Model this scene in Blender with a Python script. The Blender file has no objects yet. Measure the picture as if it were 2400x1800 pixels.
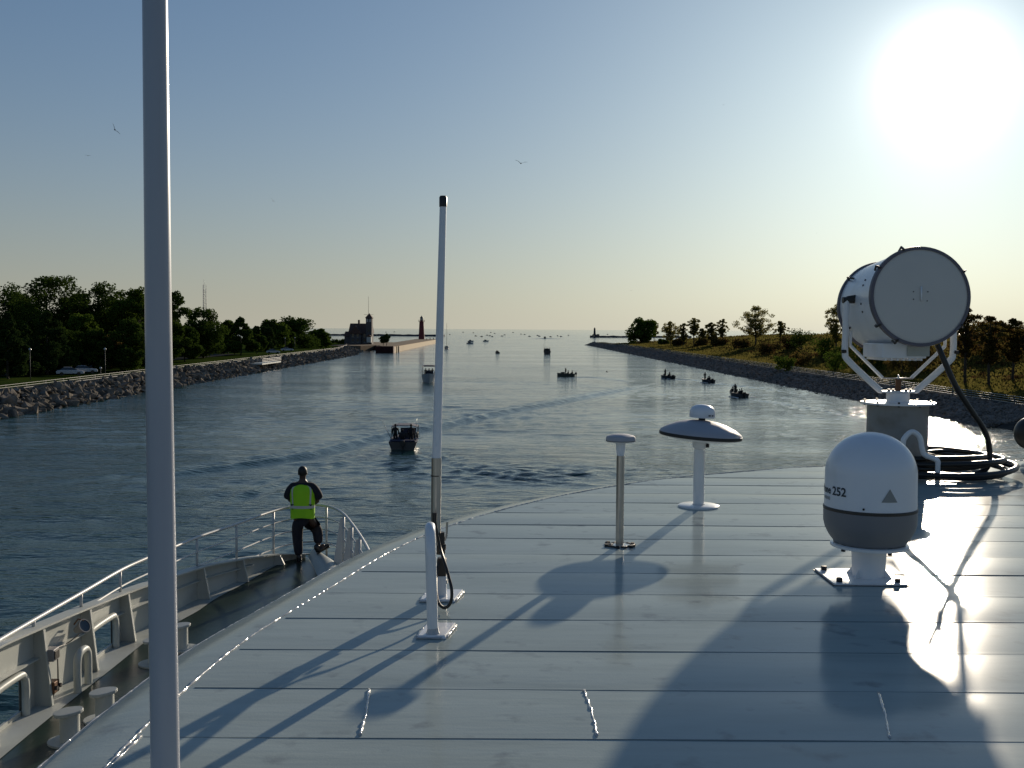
import bpy, bmesh, math, random
import numpy as np
from mathutils import Vector, Matrix
R = math.radians
scene = bpy.context.scene
COL = scene.collection
random.seed(7)

# ------------------------------------------------------------ camera, sky, sun, exposure
EYE = 10.5
FPX = 2500.0
PITCH, ROLL = R(2.945), R(0.36)
SUN_EL, SUN_AZ = R(12.4), R(21.8)
camd = bpy.data.cameras.new('camera'); cam = bpy.data.objects.new('camera', camd); COL.objects.link(cam)
camd.sensor_width = 36; camd.lens = 37.5; camd.clip_start = 0.05; camd.clip_end = 60000
CM = Matrix.Rotation(R(90) - PITCH, 4, 'X') @ Matrix.Rotation(ROLL, 4, 'Z')
cam.matrix_world = Matrix.Translation((0, 0, EYE)) @ CM
scene.camera = cam
scene.view_settings.view_transform = 'Standard'; scene.view_settings.look = 'None'
scene.view_settings.gamma = 1; scene.view_settings.exposure = -0.08
scene.cycles.use_denoising = True
scene.cycles.max_bounces = 6; scene.cycles.glossy_bounces = 4; scene.cycles.transparent_max_bounces = 6
scene.cycles.sample_clamp_indirect = 4

TOSUN = Vector((math.sin(SUN_AZ) * math.cos(SUN_EL), math.cos(SUN_AZ) * math.cos(SUN_EL), math.sin(SUN_EL)))
w = bpy.data.worlds.new('World'); scene.world = w; w.use_nodes = True
nt = w.node_tree; nt.nodes.clear()
N = nt.nodes.new; L = nt.links.new
out = N('ShaderNodeOutputWorld'); bg = N('ShaderNodeBackground'); sky = N('ShaderNodeTexSky')
sky.sky_type = 'NISHITA'; sky.sun_disc = False; sky.sun_elevation = SUN_EL; sky.sun_rotation = SUN_AZ
sky.air_density = 1.0; sky.dust_density = 0.9; sky.ozone_density = 1.6; sky.altitude = 0
bg.inputs['Strength'].default_value = 0.06
# circumsolar aureole: the bright air round the sun itself, a function of direction only
geo = N('ShaderNodeTexCoord'); nrm = N('ShaderNodeVectorMath'); nrm.operation = 'NORMALIZE'
L(geo.outputs['Generated'], nrm.inputs[0])
dot = N('ShaderNodeVectorMath'); dot.operation = 'DOT_PRODUCT'; dot.inputs[1].default_value = TOSUN
L(nrm.outputs[0], dot.inputs[0])
ac = N('ShaderNodeMath'); ac.operation = 'ARCCOSINE'; L(dot.outputs['Value'], ac.inputs[0])
def mth(op, a, b=None, nt_=None):
    n = (nt_ or nt).nodes.new('ShaderNodeMath'); n.operation = op
    for i, v in enumerate((a, b)):
        if v is None: continue
        if isinstance(v, (int, float)): n.inputs[i].default_value = v
        else: (nt_ or nt).links.new(v, n.inputs[i])
    return n.outputs[0]
GAM, SKYK, E1A, E1W, E2A, E2W = .7, 2.0, 75.0, 1.16, 2.0, 4.5
TINT = (.53, .755, 1.04)
e1 = mth('MULTIPLY', mth('EXPONENT', mth('MULTIPLY', ac.outputs[0], -1 / R(E1W))), E1A)
e2 = mth('MULTIPLY', mth('EXPONENT', mth('MULTIPLY', ac.outputs[0], -1 / R(E2W))), E2A)
glow = mth('ADD', e1, e2)
gc = N('ShaderNodeMix'); gc.data_type = 'RGBA'; gc.blend_type = 'MULTIPLY'; gc.inputs[0].default_value = 1
gc.inputs[6].default_value = (1.0, 0.95, 0.84, 1); L(glow, gc.inputs[7])
add = N('ShaderNodeMix'); add.data_type = 'RGBA'; add.blend_type = 'ADD'; add.inputs[0].default_value = 1; add.clamp_result = False
L(gc.outputs[2], add.inputs[7])
gm = N('ShaderNodeGamma'); gm.inputs[1].default_value = GAM; L(sky.outputs[0], gm.inputs[0])
sc = N('ShaderNodeMix'); sc.data_type = 'RGBA'; sc.blend_type = 'MULTIPLY'; sc.inputs[0].default_value = 1; sc.clamp_result = False
sc.inputs[7].default_value = (SKYK * TINT[0], SKYK * TINT[1], SKYK * TINT[2], 1); L(gm.outputs[0], sc.inputs[6])
# pale low haze layer, brighter towards the sun
sep = N('ShaderNodeSeparateXYZ'); L(nrm.outputs[0], sep.inputs[0])
hz = mth('EXPONENT', mth('MULTIPLY', mth('MAXIMUM', sep.outputs['Z'], 0.0), -1 / .10))
hb = mth('MULTIPLY', mth('ADD', mth('MULTIPLY', mth('EXPONENT', mth('MULTIPLY', ac.outputs[0], -1 / R(15))), 2.2), 1.0), 18.5 * .37)
hcol = N('ShaderNodeMix'); hcol.data_type = 'RGBA'; hcol.blend_type = 'MULTIPLY'; hcol.inputs[0].default_value = 1; hcol.clamp_result = False
hcol.inputs[6].default_value = (1.0, .955, .78, 1); L(hb, hcol.inputs[7])
hm = N('ShaderNodeMix'); hm.data_type = 'RGBA'; hm.clamp_result = False; L(mth('MULTIPLY', hz, .95), hm.inputs[0]); L(sc.outputs[2], hm.inputs[6]); L(hcol.outputs[2], hm.inputs[7])
L(hm.outputs[2], add.inputs[6])
L(add.outputs[2], bg.inputs['Color']); L(bg.outputs[0], out.inputs['Surface'])

sd = bpy.data.lights.new('sun', 'SUN'); sun = bpy.data.objects.new('sun', sd); COL.objects.link(sun)
sd.energy = 5.0; sd.angle = R(0.53); sd.color = (1.0, 0.86, 0.68)
sun.rotation_euler = TOSUN.to_track_quat('Z', 'Y').to_euler()

# ------------------------------------------------------------ helpers
def at(px, py, z=0.0):
    """point at height z seen at pixel (px,py) of the 2400x1800 photograph"""
    d = CM.to_3x3() @ Vector(((px - 1200) / FPX, (900 - py) / FPX, -1))
    t = (z - EYE) / d.z
    return Vector((0, 0, EYE)) + d * t
def ray(px, py, D):
    d = CM.to_3x3() @ Vector(((px - 1200) / FPX, (900 - py) / FPX, -1))
    return Vector((0, 0, EYE)) + d * (D / d.y)

def tag(o, label=None, cat=None, group=None, kind=None):
    if label: o['label'] = label
    if cat: o['category'] = cat
    if group: o['group'] = group
    if kind: o['kind'] = kind
    return o
def empty(name, loc=(0, 0, 0), rz=0, label=None, cat=None, group=None):
    o = bpy.data.objects.new(name, None); COL.objects.link(o); o.location = loc; o.rotation_euler = (0, 0, rz)
    o.empty_display_size = 0.2
    return tag(o, label, cat, group)
def copy_tree(o, parent=None):
    c = o.copy(); COL.objects.link(c)
    if parent: c.parent = parent
    for ch in [k for k in CH.get(o.name, [])]:
        n = copy_tree(ch, c); CH.setdefault(c.name, []).append(n)
    return c
CH = {}

class MB:
    def __init__(s): s.v = []; s.f = []; s.m = []; s.sm = []
    def add(s, vs, fs, smooth=False, mi=0):
        o = len(s.v); s.v += [tuple(v) for v in vs]
        for f in fs: s.f.append([i + o for i in f]); s.m.append(mi); s.sm.append(smooth)
        return s
    def box(s, c, d, rz=0, mi=0, M=None):
        x, y, z = d[0] / 2, d[1] / 2, d[2] / 2
        vs = [Vector((a * x, b * y, e * z)) for a in (-1, 1) for b in (-1, 1) for e in (-1, 1)]
        m = M if M else Matrix.Rotation(rz, 3, 'Z')
        vs = [m @ v + Vector(c) for v in vs]
        return s.add(vs, [(0, 1, 3, 2), (4, 6, 7, 5), (0, 4, 5, 1), (2, 3, 7, 6), (0, 2, 6, 4), (1, 5, 7, 3)], False, mi)
    def tube(s, pts, r, n=10, cap=True, mi=0, smooth=True, closed=False):
        pts = [Vector(p) for p in pts]; k = len(pts)
        rs = r if hasattr(r, '__len__') else [r] * k
        tans = []
        for i in range(k):
            if closed: t = pts[(i + 1) % k] - pts[i - 1]
            else: t = pts[min(i + 1, k - 1)] - pts[max(i - 1, 0)]
            tans.append(t.normalized())
        up = Vector((0, 0, 1)) if abs(tans[0].z) < 0.9 else Vector((1, 0, 0))
        u = tans[0].cross(up).normalized(); vs = []
        for i in range(k):
            t = tans[i]; u = (u - t * u.dot(t)).normalized(); v = t.cross(u)
            for j in range(n):
                a = 2 * math.pi * j / n
                vs.append(pts[i] + (u * math.cos(a) + v * math.sin(a)) * rs[i])
        fs = []
        for i in range(k if closed else k - 1):
            a, b = i * n, ((i + 1) % k) * n
            for j in range(n): fs.append((a + j, a + (j + 1) % n, b + (j + 1) % n, b + j))
        s.add(vs, fs, smooth, mi)
        if cap and not closed:
            s.add([vs[j] for j in range(n)], [tuple(range(n))[::-1]], False, mi)
            s.add(vs[-n:], [tuple(range(n))], False, mi)
        return s
    def cyl(s, a, b, r, n=16, mi=0, r2=None): return s.tube([a, b], [r, r if r2 is None else r2], n, True, mi)
    def lathe(s, prof, c=(0, 0, 0), n=40, mi=0, M=None, smooth=True):
        vs = []; k = len(prof); c = Vector(c)
        for (r, z) in prof:
            for j in range(n):
                a = 2 * math.pi * j / n; p = Vector((r * math.cos(a), r * math.sin(a), z))
                vs.append((M @ p if M else p) + c)
        fs = [(i * n + j, i * n + (j + 1) % n, (i + 1) * n + (j + 1) % n, (i + 1) * n + j) for i in range(k - 1) for j in range(n)]
        s.add(vs, fs, smooth, mi); return s
    def ell(s, c, r, n=16, m=10, mi=0, M=None):
        prof = [(math.cos(-math.pi / 2 + math.pi * i / m), math.sin(-math.pi / 2 + math.pi * i / m)) for i in range(m + 1)]
        S = Matrix.Diagonal(Vector(r)).to_3x3()
        return s.lathe(prof, c, n, mi, (M @ S) if M else S)
    def prism(s, poly, z0, z1, mi=0):
        n = len(poly)
        vs = [(p[0], p[1], z0) for p in poly] + [(p[0], p[1], z1) for p in poly]
        fs = [tuple(range(n))[::-1], tuple(range(n, 2 * n))] + [(i, (i + 1) % n, n + (i + 1) % n, n + i) for i in range(n)]
        return s.add(vs, fs, False, mi)
    def build(s, name, mats, parent=None, loc=None, bevel=0, auto=True):
        me = bpy.data.meshes.new(name); me.from_pydata(s.v, [], s.f)
        for m in (mats if isinstance(mats, (list, tuple)) else [mats]): me.materials.append(m)
        me.polygons.foreach_set('material_index', s.m); me.polygons.foreach_set('use_smooth', s.sm)
        me.update()
        bm = bmesh.new(); bm.from_mesh(me)
        bmesh.ops.remove_doubles(bm, verts=bm.verts, dist=1e-5)
        bmesh.ops.recalc_face_normals(bm, faces=bm.faces)
        if auto:
            for e in bm.edges:
                if len(e.link_faces) == 2 and e.calc_face_angle(0) > R(38): e.smooth = False
        bm.to_mesh(me); bm.free()
        o = bpy.data.objects.new(name, me); COL.objects.link(o)
        if loc: o.location = loc
        if bevel:
            b = o.modifiers.new('bevel', 'BEVEL'); b.width = bevel; b.segments = 2; b.limit_method = 'ANGLE'; b.angle_limit = R(40)
        if parent is not None:
            o.parent = parent; CH.setdefault(parent.name, []).append(o)
        return o
def np_mesh(name, V, F, mat, parent=None, smooth=False, mi=None):
    me = bpy.data.meshes.new(name); V = np.asarray(V, dtype=np.float32); F = np.asarray(F, dtype=np.int32)
    k = F.shape[1]
    me.vertices.add(len(V)); me.vertices.foreach_set('co', V.ravel())
    me.loops.add(F.size); me.loops.foreach_set('vertex_index', F.ravel())
    me.polygons.add(len(F)); me.polygons.foreach_set('loop_start', np.arange(0, F.size, k, dtype=np.int32))
    for m in (mat if isinstance(mat, (list, tuple)) else [mat]): me.materials.append(m)
    if mi is not None: me.polygons.foreach_set('material_index', np.asarray(mi, dtype=np.int32))
    me.update(calc_edges=True)
    me.polygons.foreach_set('use_smooth', np.full(len(F), smooth, dtype=bool))
    o = bpy.data.objects.new(name, me); COL.objects.link(o)
    if parent is not None:
        o.parent = parent; CH.setdefault(parent.name, []).append(o)
    return o
def smooth_path(pts, n=8, closed=False):
    P = [Vector(p) for p in pts]; k = len(P); res = []
    rng = range(k if closed else k - 1)
    for i in rng:
        p0 = P[(i - 1) % k] if closed or i > 0 else P[0] * 2 - P[1]
        p1 = P[i]; p2 = P[(i + 1) % k]
        p3 = P[(i + 2) % k] if closed or i + 2 < k else P[-1] * 2 - P[-2]
        for j in range(n):
            t = j / n
            res.append(0.5 * ((2 * p1) + (p2 - p0) * t + (2 * p0 - 5 * p1 + 4 * p2 - p3) * t * t + (3 * p1 - p0 - 3 * p2 + p3) * t ** 3))
    if not closed: res.append(P[-1])
    return res

# ------------------------------------------------------------ materials
def mat(name, col, rough=0.5, metal=0, spec=0.5, coat=0, noise=0.0, nscale=5.0, bump=0.0, bscale=40.0, col2=None, n2scale=None, n2lo=0.45, n2hi=0.6, trans=0, emit=None, coatr=0.1):
    m = bpy.data.materials.new(name); m.use_nodes = True; t = m.node_tree; b = t.nodes['Principled BSDF']
    b.inputs['Base Color'].default_value = (*col, 1); b.inputs['Roughness'].default_value = rough
    b.inputs['Metallic'].default_value = metal; b.inputs['Specular IOR Level'].default_value = spec
    b.inputs['Coat Weight'].default_value = coat; b.inputs['Coat Roughness'].default_value = coatr
    tc = t.nodes.new('ShaderNodeTexCoord')
    last = None
    if noise or col2:
        nz = t.nodes.new('ShaderNodeTexNoise'); nz.inputs['Scale'].default_value = nscale; nz.inputs['Detail'].default_value = 5
        t.links.new(tc.outputs['Object'], nz.inputs['Vector'])
        mx = t.nodes.new('ShaderNodeMix'); mx.data_type = 'RGBA'
        mx.inputs[6].default_value = (*[c * (1 - noise) for c in col], 1); mx.inputs[7].default_value = (*[min(1, c * (1 + noise)) for c in col], 1)
        t.links.new(nz.outputs['Fac'], mx.inputs[0]); last = mx.outputs[2]
        if col2:
            n2 = t.nodes.new('ShaderNodeTexNoise'); n2.inputs['Scale'].default_value = n2scale or nscale; n2.inputs['Detail'].default_value = 6
            t.links.new(tc.outputs['Object'], n2.inputs['Vector'])
            rp = t.nodes.new('ShaderNodeMapRange'); rp.inputs[1].default_value = n2lo; rp.inputs[2].default_value = n2hi
            t.links.new(n2.outputs['Fac'], rp.inputs[0])
            m2 = t.nodes.new('ShaderNodeMix'); m2.data_type = 'RGBA'; m2.inputs[7].default_value = (*col2, 1)
            t.links.new(rp.outputs[0], m2.inputs[0]); t.links.new(last, m2.inputs[6]); last = m2.outputs[2]
        t.links.new(last, b.inputs['Base Color'])
    if bump:
        nb = t.nodes.new('ShaderNodeTexNoise'); nb.inputs['Scale'].default_value = bscale; nb.inputs['Detail'].default_value = 4
        t.links.new(tc.outputs['Object'], nb.inputs['Vector'])
        bp = t.nodes.new('ShaderNodeBump'); bp.inputs['Strength'].default_value = 1; bp.inputs['Distance'].default_value = bump
        t.links.new(nb.outputs['Fac'], bp.inputs['Height']); t.links.new(bp.outputs[0], b.inputs['Normal'])
    if emit: b.inputs['Emission Color'].default_value = (*emit, 1); b.inputs['Emission Strength'].default_value = 1
    return m
def leafmat(name, c1, c2, transl=0.35):
    m = bpy.data.materials.new(name); m.use_nodes = True; t = m.node_tree; t.nodes.clear()
    o = t.nodes.new('ShaderNodeOutputMaterial'); d = t.nodes.new('ShaderNodeBsdfDiffuse'); tr = t.nodes.new('ShaderNodeBsdfTranslucent')
    mx = t.nodes.new('ShaderNodeMixShader'); mx.inputs[0].default_value = transl
    tc = t.nodes.new('ShaderNodeTexCoord'); nz = t.nodes.new('ShaderNodeTexNoise'); nz.inputs['Scale'].default_value = 0.6; nz.inputs['Detail'].default_value = 3
    t.links.new(tc.outputs['Object'], nz.inputs['Vector'])
    rp = t.nodes.new('ShaderNodeMapRange'); rp.inputs[1].default_value = 0.35; rp.inputs[2].default_value = 0.65; t.links.new(nz.outputs['Fac'], rp.inputs[0])
    c = t.nodes.new('ShaderNodeMix'); c.data_type = 'RGBA'; c.inputs[6].default_value = (*c1, 1); c.inputs[7].default_value = (*c2, 1)
    t.links.new(rp.outputs[0], c.inputs[0]); t.links.new(c.outputs[2], d.inputs[0]); t.links.new(c.outputs[2], tr.inputs[0])
    t.links.new(d.outputs[0], mx.inputs[1]); t.links.new(tr.outputs[0], mx.inputs[2]); t.links.new(mx.outputs[0], o.inputs[0])
    return m
M = {}
M['white'] = mat('white_paint', (.78, .79, .8), .3, coat=.3, noise=.06, nscale=6, bump=.0006, bscale=30)
M['greywhite'] = mat('weathered_white', (.42, .44, .41), .45, spec=.3, noise=.1, nscale=3, col2=(.31, .31, .27), n2scale=2.2, n2lo=.55, n2hi=.8, bump=.0008, bscale=20)
M['pole'] = mat('pole_paint', (.45, .46, .5), .33, noise=.05, nscale=4, coat=.4)
M['steel'] = mat('stainless_steel', (.5, .48, .45), .28, metal=1, noise=.15, nscale=20)
M['black'] = mat('black_rubber', (.012, .012, .012), .42, noise=.2, nscale=10)
M['rimgrey'] = mat('rim_grey_metal', (.12, .11, .13), .5)
M['darkmetal'] = mat('dark_metal', (.06, .055, .05), .5, metal=.6, noise=.3, nscale=20)
M['rust'] = mat('rusty_bronze', (.14, .07, .035), .6, metal=.4, noise=.4, nscale=25)
M['domewhite'] = mat('dome_plastic', (.78, .8, .83), .36, coat=.25, noise=.05, nscale=5, col2=(.6, .58, .53), n2scale=3.5, n2lo=.55, n2hi=.85)
M['cover'] = mat('rear_cover_paint', (.60, .57, .52), .5, noise=.04, nscale=5, coat=.15, coatr=.3)
M['disc'] = mat('disc_cover_plastic', (.40, .40, .43), .55, spec=.3, noise=.08, nscale=9, bump=.0015, bscale=18)
M['domegrey'] = mat('dome_base_grey', (.2, .2, .21), .45, noise=.05)
M['dark'] = mat('dark_gap', (.02, .02, .02), .6)
M['brownseal'] = mat('rubber_seal', (.05, .042, .035), .5)
M['glassdark'] = mat('dark_glass', (.02, .025, .03), .08, spec=.8)
M['darkdeck'] = mat('dark_deck_paint', (.016, .032, .023), .3, spec=.45, noise=.3, nscale=2, bump=.0015, bscale=12)
M['ink'] = mat('printed_letters', (.02, .035, .05), .5)
M['greyink'] = mat('printed_triangle', (.27, .28, .27), .5)
M['concrete'] = mat('concrete', (.17, .12, .08), 1, spec=.05, noise=.2, nscale=.6, col2=(.17, .14, .1), n2scale=.35)
M['pierwall'] = mat('pier_wall', (.34, .25, .13), .85, noise=.15, nscale=.5, col2=(.3, .22, .12), n2scale=.5, n2lo=.5, n2hi=.75)
M['sheetpile'] = mat('rusty_sheet_pile', (.075, .022, .02), .8, noise=.3, nscale=1)
M['red'] = mat('lighthouse_red', (.16, .018, .02), .6, noise=.12, nscale=1)
M['shingle'] = mat('grey_shingles', (.075, .07, .072), .85, noise=.25, nscale=3)
M['roofred'] = mat('roof_shingles', (.075, .04, .03), .85, noise=.25, nscale=3)
M['breakstone'] = mat('breakwater_stone', (.05, .05, .055), .9, noise=.3, nscale=.4)
M['bark'] = mat('bark', (.05, .04, .03), .9, noise=.3, nscale=4)
M['railpaint'] = mat('handrail_paint', (.5, .51, .5), .4, noise=.06)
M['rail'] = mat('galvanised_rail', (.4, .4, .37), .6, metal=.0, noise=.1)
M['postdark'] = mat('railing_post', (.06, .06, .06), .6)
M['skin'] = mat('skin', (.06, .032, .022), .5)
M['hair'] = mat('black_hair', (.006, .006, .006), .6)
M['navy'] = mat('navy_cloth', (.008, .009, .016), .85, noise=.25, nscale=9)
M['lime'] = mat('hi_vis_vest', (.28, .62, .005), .7, noise=.08, nscale=8)
M['tape'] = mat('reflective_tape', (.45, .46, .44), .4)
M['bootblack'] = mat('boot_leather', (.01, .01, .01), .4)
M['carwhite'] = mat('car_paint_white', (.5, .52, .55), .25, coat=.6)
M['boatwhite'] = mat('boat_gelcoat', (.35, .36, .36), .3, coat=.3)
M['boatdark'] = mat('boat_dark_hull', (.025, .028, .035), .35, coat=.2)
M['boatgreen'] = mat('boat_olive', (.07, .075, .06), .5)
M['cloth'] = mat('dark_clothes', (.012, .012, .014), .9)
M['canvas'] = mat('canvas_blue', (.03, .035, .08), .7)
M['tanc'] = mat('tan_canvas', (.2, .18, .13), .8)
M['leafA'] = leafmat('leaf_dark_green', (.032, .055, .010), (.055, .088, .015), .3)
M['leafB'] = leafmat('leaf_mid_green', (.045, .078, .011), (.08, .12, .018), .38)
M['leafC'] = leafmat('leaf_conifer', (.022, .04, .012), (.034, .055, .014), .22)
M['leafR'] = leafmat('leaf_reddish', (.115, .065, .022), (.10, .09, .025), .5)  # rusty foliage; on the dune side it also carries a painted flare tint
M['leafS'] = leafmat('leaf_sparse_olive', (.14, .135, .035), (.20, .17, .05), .6)
M['leafBr'] = leafmat('leaf_scrub_brown', (.075, .038, .018), (.065, .06, .018), .3)
M['foam'] = mat('foam', (.75, .75, .72), .6)
M['gull'] = mat('gull_feathers', (.10, .10, .11), .8)
M['asphalt'] = mat('path_asphalt', (.07, .07, .065), 1, spec=0, noise=.15, nscale=1)
def rockmat(name, a, b, sc):
    m = bpy.data.materials.new(name); m.use_nodes = True; t = m.node_tree; p = t.nodes['Principled BSDF']
    g = t.nodes.new('ShaderNodeNewGeometry'); nz = t.nodes.new('ShaderNodeTexNoise'); nz.inputs['Scale'].default_value = sc; nz.inputs['Detail'].default_value = 5
    t.links.new(g.outputs['Position'], nz.inputs['Vector'])
    c = t.nodes.new('ShaderNodeMix'); c.data_type = 'RGBA'; c.inputs[6].default_value = (*a, 1); c.inputs[7].default_value = (*b, 1)
    r = t.nodes.new('ShaderNodeMapRange'); r.inputs[1].default_value = .35; r.inputs[2].default_value = .65
    t.links.new(nz.outputs['Fac'], r.inputs[0]); t.links.new(r.outputs[0], c.inputs[0]); t.links.new(c.outputs[2], p.inputs['Base Color'])
    p.inputs['Roughness'].default_value = 1; p.inputs['Specular IOR Level'].default_value = 0
    bp = t.nodes.new('ShaderNodeBump'); bp.inputs['Distance'].default_value = .05; n3 = t.nodes.new('ShaderNodeTexNoise'); n3.inputs['Scale'].default_value = 3
    t.links.new(g.outputs['Position'], n3.inputs['Vector']); t.links.new(n3.outputs['Fac'], bp.inputs['Height']); t.links.new(bp.outputs[0], p.inputs['Normal'])
    return m
M['rock'] = rockmat('boulder_stone', (.07, .068, .06), (.24, .21, .175), .7)
M['rockdark'] = rockmat('small_dark_stone', (.13, .115, .10), (.26, .225, .20), .8)
M['bank'] = rockmat('bank_rubble', (.05, .045, .04), (.10, .09, .08), .8)
M['grass'] = rockmat('mown_grass', (.024, .04, .009), (.042, .062, .012), .05)  # colour lowered so the lawn carries the shade of the grove
def dunemat():
    m = rockmat('dune_grass', (.09, .075, .02), (.06, .04, .018), .035); t = m.node_tree; p = t.nodes['Principled BSDF']
    src = p.inputs['Base Color'].links[0].from_socket
    g = t.nodes.new('ShaderNodeNewGeometry'); nz = t.nodes.new('ShaderNodeTexNoise'); nz.inputs['Scale'].default_value = .5; nz.inputs['Detail'].default_value = 6
    t.links.new(g.outputs['Position'], nz.inputs['Vector'])
    r = t.nodes.new('ShaderNodeMapRange'); r.inputs[1].default_value = .45; r.inputs[2].default_value = .7; t.links.new(nz.outputs['Fac'], r.inputs[0])
    c = t.nodes.new('ShaderNodeMix'); c.data_type = 'RGBA'; c.inputs[7].default_value = (.03, .035, .01, 1)
    t.links.new(r.outputs[0], c.inputs[0]); t.links.new(src, c.inputs[6]); t.links.new(c.outputs[2], p.inputs['Base Color'])
    return m
M['dune'] = dunemat()

# water
def watermat():
    m = bpy.data.materials.new('channel_water'); m.use_nodes = True; t = m.node_tree; p = t.nodes['Principled BSDF']
    p.inputs['Base Color'].default_value = (.008, .040, .033, 1); p.inputs['Roughness'].default_value = .08; p.inputs['IOR'].default_value = 1.333
    g = t.nodes.new('ShaderNodeNewGeometry')
    def noise(sx, sy, det):
        mp = t.nodes.new('ShaderNodeMapping'); mp.inputs['Scale'].default_value = (sx, sy, 1); mp.inputs['Rotation'].default_value = (0, 0, R(8))
        t.links.new(g.outputs['Position'], mp.inputs['Vector'])
        n = t.nodes.new('ShaderNodeTexNoise'); n.inputs['Scale'].default_value = 1; n.inputs['Detail'].default_value = det
        t.links.new(mp.outputs[0], n.inputs['Vector']); return n.outputs['Fac']
    a = mth('MULTIPLY', noise(1.3, 2.6, 4), .105, t)
    b = mth('MULTIPLY', noise(.22, .6, 3), .21, t)
    lo = noise(.02, .045, 2)     # calm and ruffled patches
    patch = t.nodes.new('ShaderNodeMapRange'); patch.inputs[1].default_value = .35; patch.inputs[2].default_value = .65; patch.inputs[3].default_value = .45; patch.inputs[4].default_value = 1.2
    t.links.new(lo, patch.inputs[0])
    h = mth('MULTIPLY', mth('ADD', a, b, t), patch.outputs[0], t)
    bp = t.nodes.new('ShaderNodeBump'); bp.inputs['Strength'].default_value = 1; bp.inputs['Distance'].default_value = 1.0
    t.links.new(h, bp.inputs['Height']); t.links.new(bp.outputs[0], p.inputs['Normal'])
    return m
M['water'] = watermat()

# ------------------------------------------------------------ water
def build_water():
    rng = np.random.default_rng(3)
    xs = np.arange(-66, 66.01, .42); ys = np.arange(14, 340.01, .32)
    X, Y = np.meshgrid(xs, ys); H = np.zeros_like(X)
    for k in range(46):
        lam = math.exp(rng.uniform(math.log(1.3), math.log(7))); th = rng.normal(0, .55) + R(100)
        kx, ky = math.cos(th) * 2 * math.pi / lam, math.sin(th) * 2 * math.pi / lam
        H += .0030 * lam ** .75 * np.sin(kx * X + ky * Y + rng.uniform(0, 6.28))
    lowf = .6 + .4 * np.sin(X * .05 + 1.3 * np.sin(Y * .031)) * np.sin(Y * .043 + 1.1 * np.sin(X * .07))
    H *= lowf * np.clip(1.25 - Y / 260, .3, 1.1)
    def curve(pts, amp, wid, n=3):
        nonlocal H
        P = [at(a * 1.085, b * 1.085) for a, b in pts]; P = smooth_path(P, 6)
        best = np.full(X.shape, 1e9); sg = np.zeros_like(X); par = np.zeros_like(X); tot = len(P) - 1
        for i in range(tot):
            a, b = P[i], P[i + 1]; dx, dy = b.x - a.x, b.y - a.y; l2 = dx * dx + dy * dy
            t_ = np.clip(((X - a.x) * dx + (Y - a.y) * dy) / l2, 0, 1)
            ex = X - a.x - t_ * dx; ey = Y - a.y - t_ * dy; d = np.hypot(ex, ey)
            s_ = (ex * dy - ey * dx) / math.sqrt(l2); msk = d < best
            best[msk] = d[msk]; sg[msk] = s_[msk]; par[msk] = (i + t_[msk]) / tot
        env = np.exp(-(best / (wid * n * .5)) ** 2) * np.clip(par * 12, 0, 1) * np.clip((1 - par) * 4, 0, 1)
        H += amp * env * np.cos(2 * math.pi * sg / wid)
    curve([(1428, 824), (1200, 868), (1080, 890), (950, 918), (800, 947), (640, 985), (400, 1019), (150, 1050)], .22, 3.4, 1.2)
    curve([(1425, 830), (1200, 885), (1080, 912), (1000, 930)], .05, 2.2, 1.2)
    curve([(912, 968), (960, 990), (1040, 1018), (1150, 1036), (1300, 1050)], .07, 1.7, 2)
    curve([(840, 965), (760, 990), (640, 1030), (500, 1075), (370, 1110)], .07, 1.8, 2)
    curve([(1240, 815), (1280, 815), (1330, 821), (1380, 825)], .06, 2.2, 2)
    curve([(1455, 820), (1500, 821), (1560, 829), (1660, 840)], .08, 2.0, 2)
    curve([(1540, 829), (1600, 834), (1700, 846), (1760, 856)], .07, 2.0, 2)
    curve([(1605, 861), (1700, 873), (1800, 890), (1900, 908)], .08, 1.8, 2)
    # churned patch astern of the fishing boat
    for cx, cy, sx, sy, a in ((1100, 1022, 9, 5, .045), (880, 1000, 3, 7, .05), (640, 1200, 6, 5, .03)):
        c = at(cx * 1.085, cy * 1.085); env = np.exp(-((X - c.x) / sx) ** 2 - ((Y - c.y) / sy) ** 2)
        q = np.zeros_like(X)
        for k in range(14):
            lam = rng.uniform(1.1, 2.6); th = rng.uniform(0, math.pi)
            q += np.sin((math.cos(th) * X + math.sin(th) * Y) * 6.283 / lam + rng.uniform(0, 6))
        H += env * a * q * .5
    fade = np.clip((X + 66) / 4, 0, 1) * np.clip((66 - X) / 4, 0, 1) * np.clip((Y - 14) / 3, 0, 1) * np.clip((340 - Y) / 60, 0, 1)
    H *= fade
    ny, nx = X.shape; V = np.stack([X, Y, H], -1).reshape(-1, 3)
    idx = np.arange(nx * ny).reshape(ny, nx)
    F = np.stack([idx[:-1, :-1], idx[:-1, 1:], idx[1:, 1:], idx[1:, :-1]], -1).reshape(-1, 4)
    xa, xb, ya, yb = xs[0], xs[-1], ys[0], ys[-1]; B = 45000.
    ex = np.array([(-B, -300, 0), (xa, -300, 0), (xb, -300, 0), (B, -300, 0), (-B, ya, 0), (xa, ya, 0), (xb, ya, 0), (B, ya, 0),
                   (-B, yb, 0), (xa, yb, 0), (xb, yb, 0), (B, yb, 0), (-B, B, 0), (xa, B, 0), (xb, B, 0), (B, B, 0)])
    o = len(V); q = lambda i: (o + i, o + i + 1, o + i + 5, o + i + 4)
    F = np.vstack([F, np.array([q(0), q(1), q(2), q(4), q(6), q(8), q(9), q(10)])]); V = np.vstack([V, ex])
    wt = np_mesh('water', V, F, M['water'], smooth=True); tag(wt, kind='structure')
build_water()

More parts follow.
